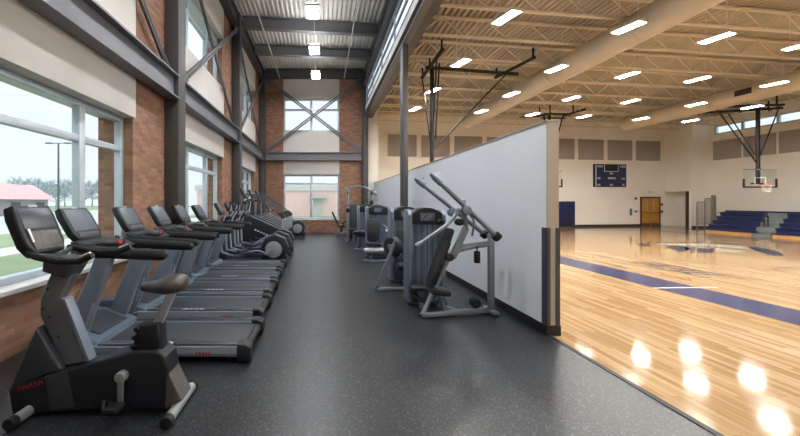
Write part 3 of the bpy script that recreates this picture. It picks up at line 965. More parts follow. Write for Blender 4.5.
root = empty('bleacher_stair', 'grey stair between the two navy bleacher banks', 'stair', (18.9, 15.06, 0))
for i in range(5):
    m = MB(); m.box((i * 0.3 + 0.002 if i else -0.03, -0.33 + 0.1 * i, 0), (i * 0.3 + 0.3 - 0.002, 0.33 + 0.1 * i, 0.2 * (i + 1) - (0.06 if i == 0 else 0.0)), 0.008); m.build('step', M['grey_step'], root)
m = MB(); m.box((1.48, -0.33 + 0.4, 0), (1.53, 0.33 + 0.4, 1.08)); m.build('back_panel', M['navy'], root)
rl = empty('handrail', 'dark looped handrail standing on the bleacher stair', 'handrail', (19.35, 15.22, 0.402))
m = MB()
m.tube([(-0.12, 0, 0), (-0.12, 0, 0.42), (0.0, 0.02, 0.52), (0.08, 0.06, 0.52), (0.12, 0.06, 0.42), (0.12, 0.06, 0.0)], 0.022, 8, smooth=4)
m.tube([(-0.12, 0, 0.28), (0.12, 0.06, 0.28)], 0.015, 6)
m.build('rail', M['rail'], rl)
# end guard rails
for i, (px0, px1, pt, pb, Y) in enumerate(((697, 704.5, 202, 222, 18.2), (705, 712, 198.5, 219, 18.7), (711.5, 715.5, 195.5, 211, 19.2))):
    a, b = at(px0, pt, Y), at(px1, pt + 1, Y - 0.25)
    zb = 0.0
    g = empty('guard_rail', 'grey barred guard rail at the far end of the bleachers, %s from the corner' % ORD[i], 'guard rail', (a.x, Y, 0), 'bleacher end rails')
    dx, dy = b.x - a.x, -0.25
    m = MB(); m.tube([(0, 0, zb), (0, 0, a.z - 0.05), (0.05 * dx, 0.05 * dy, a.z), (0.95 * dx, 0.95 * dy, a.z), (dx, dy, a.z - 0.05), (dx, dy, zb)], 0.025, 8); m.build('rail', M['mesh_rail'], g)
    for k in range(1, 5):
        m = MB(); m.tube([(dx * k / 5, dy * k / 5, 0.35), (dx * k / 5, dy * k / 5, a.z)], 0.014, 6); m.build('bar', M['mesh_rail'], g)
    m = MB(); m.tube([(0, 0, 0.35), (dx, dy, 0.35)], 0.02, 6); m.build('lower_rail', M['mesh_rail'], g)

# ------------------------------------------------------------------ basketball goals
def goal(label, mast_xy, mast_top, board, frame_bars, braces, rim=True, facing='y'):
    """board = (u0,u1,z0,z1) about the mast; facing 'y' board looks along -Y, 'x' looks along +X"""
    mx, my = mast_xy
    root = empty('basketball_goal', label, 'basketball goal', (mx, my, 0), 'ceiling hung basketball goals')
    def loc(p): return (p[0] - mx, p[1] - my, p[2])
    m = MB()
    for p, q, r in frame_bars:
        m.tube([loc(p), loc(q)], r, 8)
    m.build('ceiling_frame', M['goal_black'], root)
    u0, u1, z0, z1 = board
    m = MB(); m.tube([(0, 0, z0 + 0.1), (0, 0, mast_top)], 0.065, 12)
    m.tube([(0.0, 0.0, z1 + 0.06), (0, 0, z1 - 0.02)], 0.09, 12)
    m.build('mast', M['goal_black'], root)
    for p, q, r in braces:
        m = MB(); m.tube([loc(p), loc(q)], r, 8); m.build('brace', M['goal_black'], root)
    d = 0.2
    def P(u, w, z): return (u, -w, z) if facing == 'y' else (w, u, z)
    def bb(u0, u1, w0, w1, z0, z1, name, matl, bev=0.0):
        a, b = P(u0, w0, z0), P(u1, w1, z1)
        m = MB(); m.box(tuple(min(i, j) for i, j in zip(a, b)), tuple(max(i, j) for i, j in zip(a, b)), bev); return m.build(name, matl, root)
    bb(u0, u1, d, d + 0.015, z0, z1, 'backboard', M['board_glass'])
    for k in (0, 1):
        uu = (u0 - 0.02, u0 + 0.03) if k == 0 else (u1 - 0.03, u1 + 0.02)
        bb(uu[0], uu[1], d - 0.02, d + 0.03, z0 - 0.04, z0 + 0.32, 'edge_pad', M['goal_black'], 0.008)
    bb(u0, u1, d - 0.02, d + 0.03, z0 - 0.05, z0 + 0.01, 'bottom_pad', M['goal_black'], 0.008)
    bb(u0, u1, d - 0.01, d + 0.02, z1 - 0.02, z1 + 0.02, 'top_edge', M['goal_grey'])
    uc = (u0 + u1) / 2
    for s_ in (-0.15, 0.11):
        bb(uc + s_, uc + s_ + 0.04, 0, d, z0 + 0.1, z0 + 0.16, 'board_bracket', M['goal_black'])
    m = MB()
    for za in (z0 + 0.08, z0 + 0.36):
        m.tube([P(uc - 0.22, d + 0.018, za), P(uc + 0.22, d + 0.018, za)], 0.012, 6)
    for uu in (-0.22, 0.22):
        m.tube([P(uc + uu, d + 0.018, z0 + 0.08), P(uc + uu, d + 0.018, z0 + 0.36)], 0.012, 6)
    m.build('target_square', M['white'], root)
    if rim:
        R = 0.16
        c = Vector(P(uc, d + 0.06 + R, z0 + 0.07))
        m = MB(); m.tube([c + Vector((R * math.cos(t), R * math.sin(t), 0)) for t in [2 * math.pi * i / 24 for i in range(24)]], 0.015, 8, closed=True)
        a = P(uc, d, z0 + 0.07); b = P(uc, d + 0.07, z0 + 0.07)
        m.bar(a, b, 0.12, 0.05)
        m.build('rim', M['orange'], root)
        m = MB()
        for i in range(12):
            t = 2 * math.pi * i / 12
            for sgn in (1, -1):
                t2 = t + sgn * 0.5
                m.tube([c + Vector((R * math.cos(t), R * math.sin(t), 0)), c + Vector((R * 0.7 * math.cos(t2), R * 0.7 * math.sin(t2), -0.16)), c + Vector((R * 0.6 * math.cos(t), R * 0.6 * math.sin(t), -0.3))], 0.004, 4)
        m.build('net', M['net'], root)
    return root
zt = 5.55
goal('black ceiling-hung basketball goal nearest the partition, its board hidden behind it', (3.33, 10.6), zt, (-0.65, 0.65, 1.75, 2.45),
     [((3.2, 9.3, zt), (3.26, 11.4, zt), 0.06), ((3.1, 10.45, zt - 0.03), (6.15, 11.0, zt - 0.03), 0.055), ((5.65, 11.4, zt), (5.95, 9.8, zt), 0.05)] +
     [((x, y, zt), (x, y, 5.84), 0.03) for x, y in ((3.2, 9.35), (3.26, 11.35), (5.66, 11.35), (5.94, 9.85), (3.22, 10.47))],
     [((3.2, 11.2, zt), (3.3, 10.62, 3.2), 0.022), ((3.2, 9.75, zt), (3.33, 10.5, 3.6), 0.022), ((5.75, 10.9, zt - 0.05), (3.36, 10.65, 3.05), 0.024), ((3.42, 10.2, zt), (3.42, 10.55, 3.4), 0.025)], facing='x')
zt = 5.45
goal('ceiling-hung basketball goal just behind the free end of the partition', (10.2, 15.7), zt, (-0.9, 0.42, 2.2, 2.87),
     [((9.9, 16.1, zt), (10.25, 15.6, zt), 0.05), ((9.95, 15.65, zt), (11.15, 15.75, zt), 0.05), ((10.0, 15.9, zt - 0.12), (11.1, 16.0, zt - 0.12), 0.04), ((11.05, 16.0, zt), (11.2, 14.9, zt), 0.05), ((9.2, 16.3, zt), (9.9, 16.1, zt), 0.03)] +
     [((x, y, zt), (x, y, 5.84), 0.03) for x, y in ((10.2, 15.66), (11.12, 15.5), (9.95, 16.0))],
     [((10.95, 15.9, zt), (10.25, 15.75, 3.1), 0.03), ((9.95, 15.7, zt), (10.15, 15.7, 3.6), 0.03)])
zt = 5.45
goal('ceiling-hung basketball goal above the bleacher side of the court', (18.06, 14.5), zt, (-0.84, 0.50, 2.13, 2.83),
     [((16.0, 14.6, zt), (18.75, 14.2, zt), 0.05), ((16.3, 15.9, zt + 0.05), (19.6, 14.9, zt + 0.05), 0.05), ((16.2, 14.5, zt), (17.0, 15.8, zt), 0.045), ((18.7, 14.2, zt), (19.3, 15.1, zt), 0.045), ((17.4, 14.3, zt), (18.4, 15.4, zt), 0.04), ((15.7, 14.9, zt + .1), (16.4, 14.5, zt + .1), 0.03)] +
     [((x, y, zt), (x, y, 5.84), 0.03) for x, y in ((16.2, 14.56), (18.5, 14.24), (16.9, 15.7), (19.2, 15.05))],
     [((16.35, 14.55, zt), (17.98, 14.5, 3.15), 0.024), ((18.1, 15.6, zt), (18.04, 14.6, 3.5), 0.022), ((18.65, 14.25, zt), (18.12, 14.48, 3.4), 0.022), ((16.5, 14.7, zt), (17.98, 14.55, 3.3), 0.018)])

# ------------------------------------------------------------------ treadmills (front to the windows, -X)
def console(parent, c_top, c_bot, w, t, body='mach', scr='screen2', keypad=False):
    """tilted console: c_top/c_bot = (x,z) of upper and lower edge of the face, width w along y"""
    (xt, zt_), (xb, zb_) = c_top, c_bot
    d = Vector((xb - xt, 0, zb_ - zt_)); L = d.length; d.normalize()
    nrm = Vector((-d.z, 0, d.x))        # out of the face, towards +x and up
    if nrm.x < 0: nrm = -nrm
    org = Vector((xt, 0, zt_))
    def T(c): return org + d * c.x + Vector((0, 1, 0)) * c.y + nrm * c.z
    m = MB()
    m.prism([(0.02, -w * 0.44), (0.10, -w / 2), (L * 0.8, -w / 2), (L, -w * 0.38), (L, w * 0.38), (L * 0.8, w / 2), (0.10, w / 2), (0.02, w * 0.44)], 'z', -t, 0, 0.018, 3)
    m.xform(T); h = m.build('console', M[body], parent)
    m = MB()
    s1 = L * (0.52 if keypad else 0.74)
    m.box((0.045, -w * 0.40, -0.004), (s1, w * 0.40, 0.004), 0.004); m.xform(T); m.build('screen', M[scr], h)
    m = MB()
    m.box((s1 + 0.02, -w * 0.36, -0.004), (L - 0.025, w * 0.36, 0.007), 0.004); m.xform(T); m.build('button_panel', M['keypad' if keypad else 'mach2'], h)
    m = MB(); m.box((0.018, -0.04, -0.004), (0.034, 0.04, 0.002)); m.xform(T); m.build('badge', M['silver'], h)
    if keypad:
        m = MB(); m.box((s1 + 0.0, -w * 0.38, 0.004), (s1 + 0.10, -w * 0.33, 0.014), 0.003); m.xform(T); m.build('paper_tag', M['white'], h)
    return h

def make_treadmill():
    r = empty('treadmill', '', 'treadmill', group='treadmills along the windows')
    m = MB(); m.box((-0.95, -0.3, 0.03), (0.9, 0.3, 0.125), 0.01)
    for sx in (-0.85, 0.8):
        for sy in (-0.3, 0.3):
            m.cyl((sx, sy, 0), (sx, sy, 0.06), 0.035, 12)
    m.build('base_frame', M['black'], r)
    for s in (-1, 1):
        m = MB(); y0, y1 = sorted((s * 0.285, s * 0.40))
        o_ = [(-0.55, 0.06), (0.93, 0.06), (0.96, 0.10), (0.95, 0.165), (-0.5, 0.165), (-0.62, 0.12)]
        m.prism(o_, 'y', y0, y1, 0.018, 3); rr = m.build('side_rail', M['silver_dk'], r)
        m = MB(); m.box((-0.4, y0 + 0.012, 0.165), (0.93, y1 - 0.012, 0.178), 0.005); m.build('foot_strip', M['mach2'], rr)
        m = MB(); ya, yb_ = sorted((s * 0.402, s * 0.396)); m.box((-0.5, ya, 0.095), (0.9, yb_, 0.155)); m.build('trim_strip', M['silver'], rr)  # lit face of the rail painted in as a brighter strip
        m = MB(); m.prism([(0.90, 0.02), (1.02, 0.02), (1.035, 0.06), (1.03, 0.15), (0.98, 0.185), (0.90, 0.185)], 'y', min(s * 0.27, s * 0.41), max(s * 0.27, s * 0.41), 0.016, 3); m.build('end_cap', M['mach'], r)
    m = MB(); m.prism([(-0.6, 0.145), (0.93, 0.145), (0.965, 0.125), (0.97, 0.10), (0.94, 0.075), (-0.6, 0.075)], 'y', -0.27, 0.27, 0.008); m.build('running_belt', M['belt'], r)
    m = MB(); m.cyl((0.965, -0.27, 0.1), (0.965, 0.27, 0.1), 0.045, 14); m.build('rear_roller', M['black'], r)
    # lettering marks, white on the belt edge and red near the rear
    m = MB()
    for k in range(9):
        m.box((0.02 + 0.032 * k, -0.375, 0.1785), (0.042 + 0.032 * k, -0.335, 0.181)) if k % 2 else m.box((0.02 + 0.032 * k, -0.37, 0.1785), (0.036 + 0.032 * k, -0.345, 0.181))
    g = m.build('lettering', M['white'], r)
    m = MB()
    for k in range(5):
        m.box((0.52 + 0.03 * k, -0.4035, 0.085), (0.538 + 0.03 * k, -0.401, 0.11))
    g = m.build('lettering', M['red'], r)
    # motor hood
    m = MB(); m.prism([(-1.02, 0.03), (-1.03, 0.2), (-0.98, 0.285), (-0.86, 0.31), (-0.70, 0.29), (-0.42, 0.19), (-0.40, 0.14), (-0.45, 0.05)], 'y', -0.38, 0.38, 0.035, 4); h = m.build('motor_hood', M['bluegrey'], r)
    m = MB(); m.prism([(-0.83, 0.312), (-0.70, 0.294), (-0.47, 0.212), (-0.47, 0.218), (-0.70, 0.302), (-0.83, 0.318)], 'y', -0.24, 0.24); m.build('hood_inlay', M['mach2'], h)
    # uprights
    for s in (-1, 1):
        m = MB(); y0, y1 = sorted((s * 0.31, s * 0.385))
        m.prism([(-0.76, 0.12), (-0.56, 0.12), (-0.50, 0.3), (-0.265, 0.98), (-0.43, 0.98), (-0.66, 0.42)], 'y', y0, y1, 0.016, 3); u = m.build('upright', M['silver_dk'], r)
        m = MB(); y2 = y0 - 0.003 if s < 0 else y1 + 0.003; m.box((0, -0.002, -0.012), (0.3, 0.002, 0.012), 0, Matrix.Rotation(-1.24, 3, 'Y')); m.xform(lambda c: c + Vector((-0.63, y2, 0.42))); m.build('trim_strip', M['silver'], u)
        m = MB(); m.tube([(-0.66, s * 0.33, 1.1), (-0.56, s * 0.345, 1.045), (-0.42, s * 0.35, 1.025), (0.11, s * 0.35, 1.0), (0.20, s * 0.35, 0.995), (0.225, s * 0.35, 0.985)], [0.03, 0.045, 0.052, 0.05, 0.045, 0.025], 12); m.build('handrail', M['grip'], r)
    # console and cross bars
    m = MB(); m.prism([(-0.72, 0.97), (-0.50, 0.97), (-0.40, 1.03), (-0.52, 1.09), (-0.72, 1.12)], 'y', -0.3, 0.3, 0.02, 3); m.build('console_tray', M['mach2'], r)
    console(r, (-0.90, 1.46), (-0.70, 1.12), 0.44, 0.075)
    m = MB(); m.tube([(-0.55, -0.32, 1.06), (-0.50, -0.22, 1.10), (-0.44, -0.1, 1.08), (-0.43, 0, 1.08), (-0.44, 0.1, 1.08), (-0.50, 0.22, 1.10), (-0.55, 0.32, 1.06)], 0.022, 8, smooth=3); g = m.build('pulse_bar', M['grip'], r)
    for s in (-1, 1):
        m = MB(); m.cyl((-0.447, s * 0.09, 1.082), (-0.485, s * 0.18, 1.095), 0.024, 10); m.build('pulse_grip', M['chrome'], g)
    m = MB(); m.box((-0.46, -0.03, 1.06), (-0.40, 0.03, 1.10), 0.008); m.build('stop_button', M['red'], r)
    return r
tm = make_treadmill()
TL = ['treadmill nearest the camera, directly behind the exercise bike', 'second treadmill from the camera, before the brick pier of the first window',
      'third treadmill from the camera, in front of the brick pier', 'fourth treadmill from the camera, console against the steel column',
      'fifth and farthest treadmill, just before the row of ellipticals']
for i, (x, y) in enumerate(((-1.69, 3.64), (-1.75, 4.68), (-1.78, 5.64), (-1.82, 6.60), (-1.84, 7.62))):
    o = tm if i == 0 else copy_tree(tm)
    o.location = (x, y, 0)
    o['label'] = 'grey and black ' + TL[i]

# ------------------------------------------------------------------ exercise bike
B = empty('exercise_bike', 'dark upright exercise bike at the front left with raised saddle and console', 'exercise bike', (-1.55, 2.55, 0))
def L(px, py, Y=2.46):
    p = at(px, py, Y); return (p.x + 1.55, p.z)
hw = 0.10
m = MB(); m.prism([L(8, 389), L(12, 415), L(47, 414), L(103, 409), L(166, 410), L(169, 372), L(166, 357), L(157, 350), L(132, 351), L(80, 366), L(58, 371), L(38, 378)], 'y', -hw, hw, 0.025, 3); body = m.build('body_shell', M['mach'], B)
m = MB(); m.prism([L(14, 377), L(9, 390), L(44, 376), L(62, 370), L(56, 362), L(36, 328), L(28, 345)], 'y', -hw * 0.95, hw * 0.95, 0.02, 3); m.build('front_fairing', M['mach2'], B)
m = MB(); m.prism([L(155, 380), L(166, 368), L(182, 401), L(165, 411)], 'y', -hw * 0.92, hw * 0.92, 0.015, 3); m.build('rear_cover', M['taupe'], B)
m = MB(); m.prism([L(128, 352), L(135, 327), L(157, 325), L(160, 357), L(152, 366)], 'y', -0.06, 0.06, 0.02, 3); twr = m.build('seat_tower', M['mach'], B)
m = MB(); m.prism([L(46, 376), L(68, 369), L(76, 406), L(52, 409)], 'y', -hw - 0.004, -hw + 0.02, 0.003); m.build('side_inlay', M['mach2'], body)
m = MB()
rx = [L(17 + 2.6 * k, 391.5 - 0.75 * k, 2.44) for k in range(10)]
for k, (x, z) in enumerate(rx):
    h_ = 0.034 if k in (0, 5) else 0.024
    m.box((x, -hw - 0.004, z), (x + 0.005, -hw, z + h_)); m.box((x, -hw - 0.004, z + (0 if k % 2 else 0.018)), (x + 0.013, -hw, z + (0.006 if k % 2 else 0.024)))
m.build('lettering', M['red'], body)
# post (bent)
m = MB(); m.prism([L(48, 268), L(68, 277), L(56, 300), L(82, 366), L(58, 370), L(33, 318), L(34, 299), L(43, 278)], 'y', -0.04, 0.04, 0.02, 3); post = m.build('front_post', M['post'], B)
m = MB(); m.prism([L(57, 301), L(60, 301), L(85, 364), L(81, 366)], 'y', -0.043, 0.043, 0.004); m.build('trim_strip', M['silver_dk'], post)
m = MB()
for px, py in ((45, 290), (40, 310), (56, 338), (47, 318)):
    x, z = L(px, py, 2.485); m.cyl((x, -0.046, z), (x, -0.036, z), 0.008, 8)
m.build('bolt', M['mach'], post)
m = MB(); m.prism([L(42, 258), L(41, 272), L(64, 279), L(75, 262), L(58, 257)], 'y', -0.09, 0.09, 0.018, 3); m.build('post_collar', M['mach2'], B)
cs = console(B, (-0.57, 1.495), (-0.42, 1.14), 0.36, 0.085, 'mach', 'screen', True)
m = MB()
for s in (-1, 1):
    pts = [(-0.44, s * 0.19, 1.15), (-0.36, s * 0.21, 1.13), (-0.2, s * 0.22, 1.10), (-0.06, s * 0.225, 1.105), (0.03, s * 0.23, 1.145)]
    m = MB(); m.tube(pts, [0.02, 0.021, 0.021, 0.022, 0.02], 10); hb = m.build('handlebar', M['grip'], B)
    m = MB(); m.tube([(-0.06, s * 0.225, 1.128), (0.015, s * 0.229, 1.16)], 0.012, 8); m.build('pulse_grip', M['chrome'], hb)
m = MB(); m.tube([(-0.42, -0.2, 1.14), (-0.38, 0, 1.11), (-0.42, 0.2, 1.14)], 0.02, 10, smooth=4); m.tube([(-0.38, 0, 1.11), (-0.46, 0, 1.1)], 0.03, 10); m.build('handlebar_stem', M['mach'], B)
# saddle and post
m = MB(); m.prism([L(163, 294), L(171, 295), L(156, 330), L(146, 330)], 'y', -0.025, 0.025, 0.006); sp = m.build('seat_post', M['silver'], B)
m = MB()
rings = []
prof = [(0.235, 0.03, 0.883, 0.015), (0.255, 0.045, 0.883, 0.035), (0.31, 0.06, 0.883, 0.042), (0.355, 0.09, 0.887, 0.05), (0.42, 0.125, 0.898, 0.066), (0.50, 0.13, 0.908, 0.068), (0.545, 0.10, 0.912, 0.055), (0.562, 0.05, 0.912, 0.03)]
for x, w, z, t in prof:
    rings.append([m.bm.verts.new((x, w * math.cos(2 * math.pi * k / 16), z + t * math.sin(2 * math.pi * k / 16))) for k in range(16)])
for a, b in zip(rings, rings[1:]):
    for k in range(16):
        m.bm.faces.new((a[k], a[(k + 1) % 16], b[(k + 1) % 16], b[k]))
m.bm.faces.new(rings[0][::-1]); m.bm.faces.new(rings[-1])
bmesh.ops.recalc_face_normals(m.bm, faces=m.bm.faces)
m.build('saddle', M['seat'], B, 60)
m = MB()
for k in range(3):
    x, z = L(133.5 + k * 1.6, 346 - k * 8.5, 2.48); m.cyl((x, -0.03, z), (x, -0.085, z), 0.018, 10, 0.004)
m.build('adjust_knob', M['grip'], twr)
# cranks
for s, dz in ((-1, -1), (1, 1)):
    x0, z0 = L(121, 377, 2.42)
    m = MB(); m.cyl((x0, s * 0.09, z0), (x0, s * 0.155, z0), 0.038, 18, 0.008); m.prism([(x0 - 0.022, z0), (x0 + 0.022, z0), (x0 + 0.016, z0 + dz * 0.17), (x0 - 0.018, z0 + dz * 0.17)], 'y', s * 0.135 - 0.012, s * 0.135 + 0.012, 0.006); cr = m.build('crank_arm', M['disc'], B)
    m = MB(); zc = z0 + dz * 0.165; m.box((x0 - 0.055, min(s * 0.16, s * 0.26), zc - 0.02), (x0 + 0.05, max(s * 0.16, s * 0.26), zc + 0.012), 0.008); m.tube([(x0 - 0.05, s * 0.17, zc), (x0 - 0.07, s * 0.21, zc + 0.045), (x0 - 0.05, s * 0.25, zc)], 0.01, 6); m.build('pedal', M['grip'], cr)
# stabilisers
for x, y0, y1, n_ in ((0.52, -0.25, 0.27, 'rear'), (-0.50, -0.27, 0.25, 'front')):
    m = MB(); m.cyl((x, y0 + 0.05, 0.042), (x, y1 - 0.05, 0.042), 0.036, 16); st = m.build('stabilizer', M['disc'], B)
    for ya, yb_ in ((y0, y0 + 0.06), (y1 - 0.06, y1)):
        m = MB(); m.cyl((x, ya, 0.042), (x, yb_, 0.042), 0.042, 16, 0.01); m.build('end_cap', M['grip'], st)
m = MB(); m.bar((0.35, 0, 0.07), (0.52, 0, 0.05), 0.08, 0.05); m.bar((-0.42, 0, 0.09), (-0.50, 0, 0.05), 0.08, 0.05); m.build('base_frame', M['mach2'], B)

# ------------------------------------------------------------------ ellipticals
def make_elliptical():
    r = empty('elliptical_trainer', '', 'elliptical trainer', group='elliptical trainers')
    m = MB(); m.bar((-0.95, 0, 0.06), (0.75, 0, 0.06), 0.1, 0.07, 0.01); m.bar((-0.9, -0.3, 0.04), (-0.9, 0.3, 0.04), 0.08, 0.07, 0.01); m.bar((0.75, -0.3, 0.04), (0.75, 0.3, 0.04), 0.08, 0.07, 0.01); m.build('base_frame', M['mach2'], r)
    m = MB(); m.cyl((0.5, -0.17, 0.36), (0.5, 0.17, 0.36), 0.30, 36, 0.03); m.prism([(0.2, 0.06), (0.82, 0.06), (0.82, 0.2), (0.2, 0.2)], 'y', -0.15, 0.15, 0.02); hs = m.build('drive_housing', M['mach'], r)
    for s in (-1, 1):
        m = MB(); m.cyl((0.5, s * 0.168, 0.36), (0.5, s * 0.182, 0.36), 0.2, 32, 0.006); m.build('drive_disc', M['disc'], hs)
        m = MB(); cx, cz = 0.5 + s * 0.14, 0.36 + s * 0.12
        m.bar((0.5, s * 0.2, 0.36), (cx, s * 0.2, cz), 0.03, 0.04); m.build('crank_arm', M['silver_dk'], r)
        m = MB(); m.tube([(cx, s * 0.235, cz), (0.1, s * 0.24, 0.42 + s * 0.08), (-0.35, s * 0.24, 0.24 + s * 0.03), (-0.72, s * 0.22, 0.3)], 0.032, 10, smooth=4); arm = m.build('pedal_arm', M['silver_dk'], r)
        m = MB(); zz = 0.36 + s * 0.06; m.box((-0.32, s * 0.24 - 0.075, zz - 0.03), (0.04, s * 0.24 + 0.075, zz), 0.012); m.box((-0.34, s * 0.24 - 0.075, zz - 0.03), (-0.31, s * 0.24 + 0.075, zz + 0.06), 0.008); m.build('foot_pedal', M['grip'], arm)
        m = MB(); m.tube([(-0.72, s * 0.22, 0.3), (-0.74, s * 0.235, 0.8), (-0.66, s * 0.25, 1.1), (-0.52, s * 0.25, 1.32), (-0.50, s * 0.25, 1.48)], 0.02, 10, smooth=4); sw = m.build('swing_arm', M['silver'], r)
        m = MB(); m.tube([(-0.55, s * 0.25, 1.27), (-0.515, s * 0.25, 1.38), (-0.50, s * 0.25, 1.5)], 0.026, 10); m.build('grip', M['grip'], sw)
    m = MB(); m.prism([(0.18, 0.42), (0.3, 0.64), (0.52, 0.72), (0.76, 0.62), (0.85, 0.4), (0.8, 0.38), (0.70, 0.56), (0.52, 0.65), (0.34, 0.58), (0.24, 0.40)], 'y', -0.16, 0.16, 0.012); m.build('drive_shroud', M['mach2'], r)
    m = MB(); m.prism([(-0.95, 0.08), (-0.62, 0.08), (-0.70, 0.45), (-0.72, 1.05), (-0.82, 1.05), (-0.86, 0.5)], 'y', -0.055, 0.055, 0.015); m.build('mast', M['mach2'], r)
    console(r, (-0.90, 1.50), (-0.74, 1.2), 0.34, 0.07)
    m = MB(); m.tube([(-0.72, -0.2, 1.12), (-0.6, -0.17, 1.14), (-0.56, 0, 1.12), (-0.6, 0.17, 1.14), (-0.72, 0.2, 1.12)], 0.018, 8, smooth=3); m.tube([(-0.76, 0, 1.04), (-0.58, 0, 1.11)], 0.02, 8); m.build('pulse_bar', M['grip'], r)
    m = MB(); m.box((-0.80, -0.1, 1.03), (-0.64, 0.1, 1.12), 0.02); m.build('bottle_tray', M['mach'], r)
    return r
el = make_elliptical()
for i, (x, y, rz) in enumerate(((-1.66, 8.55, 0), (-1.66, 9.4, 0), (-1.66, 10.2, 0), (-1.55, 15.2, 0.0))):
    o = el if i == 0 else copy_tree(el)
    o.location = (x, y, 0); o.rotation_euler = (0, 0, rz)
    o['label'] = 'black elliptical trainer, ' + ['nearest of three beside the last treadmill', 'middle of the three between treadmills and stair climbers', 'farthest of the three, against the stair climbers', 'standing alone by the brick end wall'][i]

# ------------------------------------------------------------------ stair climbers
def make_stepper():
    r = empty('stair_climber', '', 'stair climber', group='stair climbers')
    for s in (-1, 1):
        y0, y1 = sorted((s * 0.27, s * 0.35))
        m = MB(); m.prism([(-0.72, 0.02), (0.62, 0.02), (0.66, 0.3), (0.52, 0.62), (0.30, 0.72), (-0.45, 1.06), (-0.62, 1.06), (-0.74, 0.9)], 'y', y0, y1, 0.02, 3); p = m.build('side_panel', M['mach'], r)
        m = MB(); yy = y0 - 0.003 if s < 0 else y1 + 0.003
        for k in range(5):
            x = -0.3 + k * 0.085; z = 0.62 - k * 0.038
            m.box((x, yy - 0.002, z), (x + 0.06, yy + 0.002, z + 0.04))
        m.build('lettering', M['white'], p)
        m = MB(); m.prism([(-0.44, 1.07), (0.5, 0.655), (0.5, 0.675), (-0.44, 1.095)], 'y', y0 + 0.015, y1 - 0.015); m.build('trim_strip', M['silver'], p)
        m = MB(); m.tube([(-0.6, s * 0.31, 1.05), (-0.66, s * 0.31, 1.55), (-0.56, s * 0.31, 1.75), (-0.2, s * 0.31, 1.6), (0.45, s * 0.31, 1.12), (0.56, s * 0.31, 1.0), (0.56, s * 0.31, 0.45)], 0.018, 10, smooth=3); h = m.build('handrail', M['mach2'], r)
        m = MB(); m.tube([(0.42, s * 0.31, 1.15), (0.52, s * 0.31, 1.07), (0.56, s * 0.31, 0.98)], 0.035, 10); m.build('grip', M['grip'], h)
        m = MB(); m.tube([(0.55, s * 0.31, 0.3), (0.56, s * 0.31, 1.0)], 0.028, 10); m.build('rear_post', M['silver'], r)
    for k in range(6):
        x = 0.62 - k * 0.2; z = 0.2 + k * 0.16
        m = MB(); m.box((x - 0.22, -0.265, z - 0.035), (x, 0.265, z), 0.008); m.box((x - 0.03, -0.265, z - 0.16), (x - 0.01, 0.265, z - 0.035)); st = m.build('step', M['mach2'], r)
        m = MB(); m.box((x - 0.02, -0.262, z - 0.02), (x + 0.004, 0.262, z + 0.004)); m.build('step_nosing', M['silver'], st)
    m = MB(); m.prism([(-0.75, 0.05), (-0.66, 0.05), (-0.58, 1.05), (-0.60, 1.5), (-0.70, 1.5), (-0.76, 1.0)], 'y', -0.2, 0.2, 0.02); m.build('front_mast', M['mach2'], r)
    console(r, (-0.76, 1.95), (-0.62, 1.62), 0.4, 0.07)
    m = MB(); m.tube([(-0.64, -0.3, 1.5), (-0.48, -0.2, 1.58), (-0.44, 0, 1.56), (-0.48, 0.2, 1.58), (-0.64, 0.3, 1.5)], 0.022, 8, smooth=3); m.build('front_bar', M['grip'], r)
    return r
sc_ = make_stepper()
for i, y in enumerate((11.15, 12.3, 13.4)):
    o = sc_ if i == 0 else copy_tree(sc_)
    o.location = (-1.78 + 0.02 * i, y, 0)
    o['label'] = 'tall black stair climber with sloping handrails, ' + ['nearest of the three beyond the ellipticals', 'middle one of the three', 'farthest of the three, toward the brick end wall'][i]

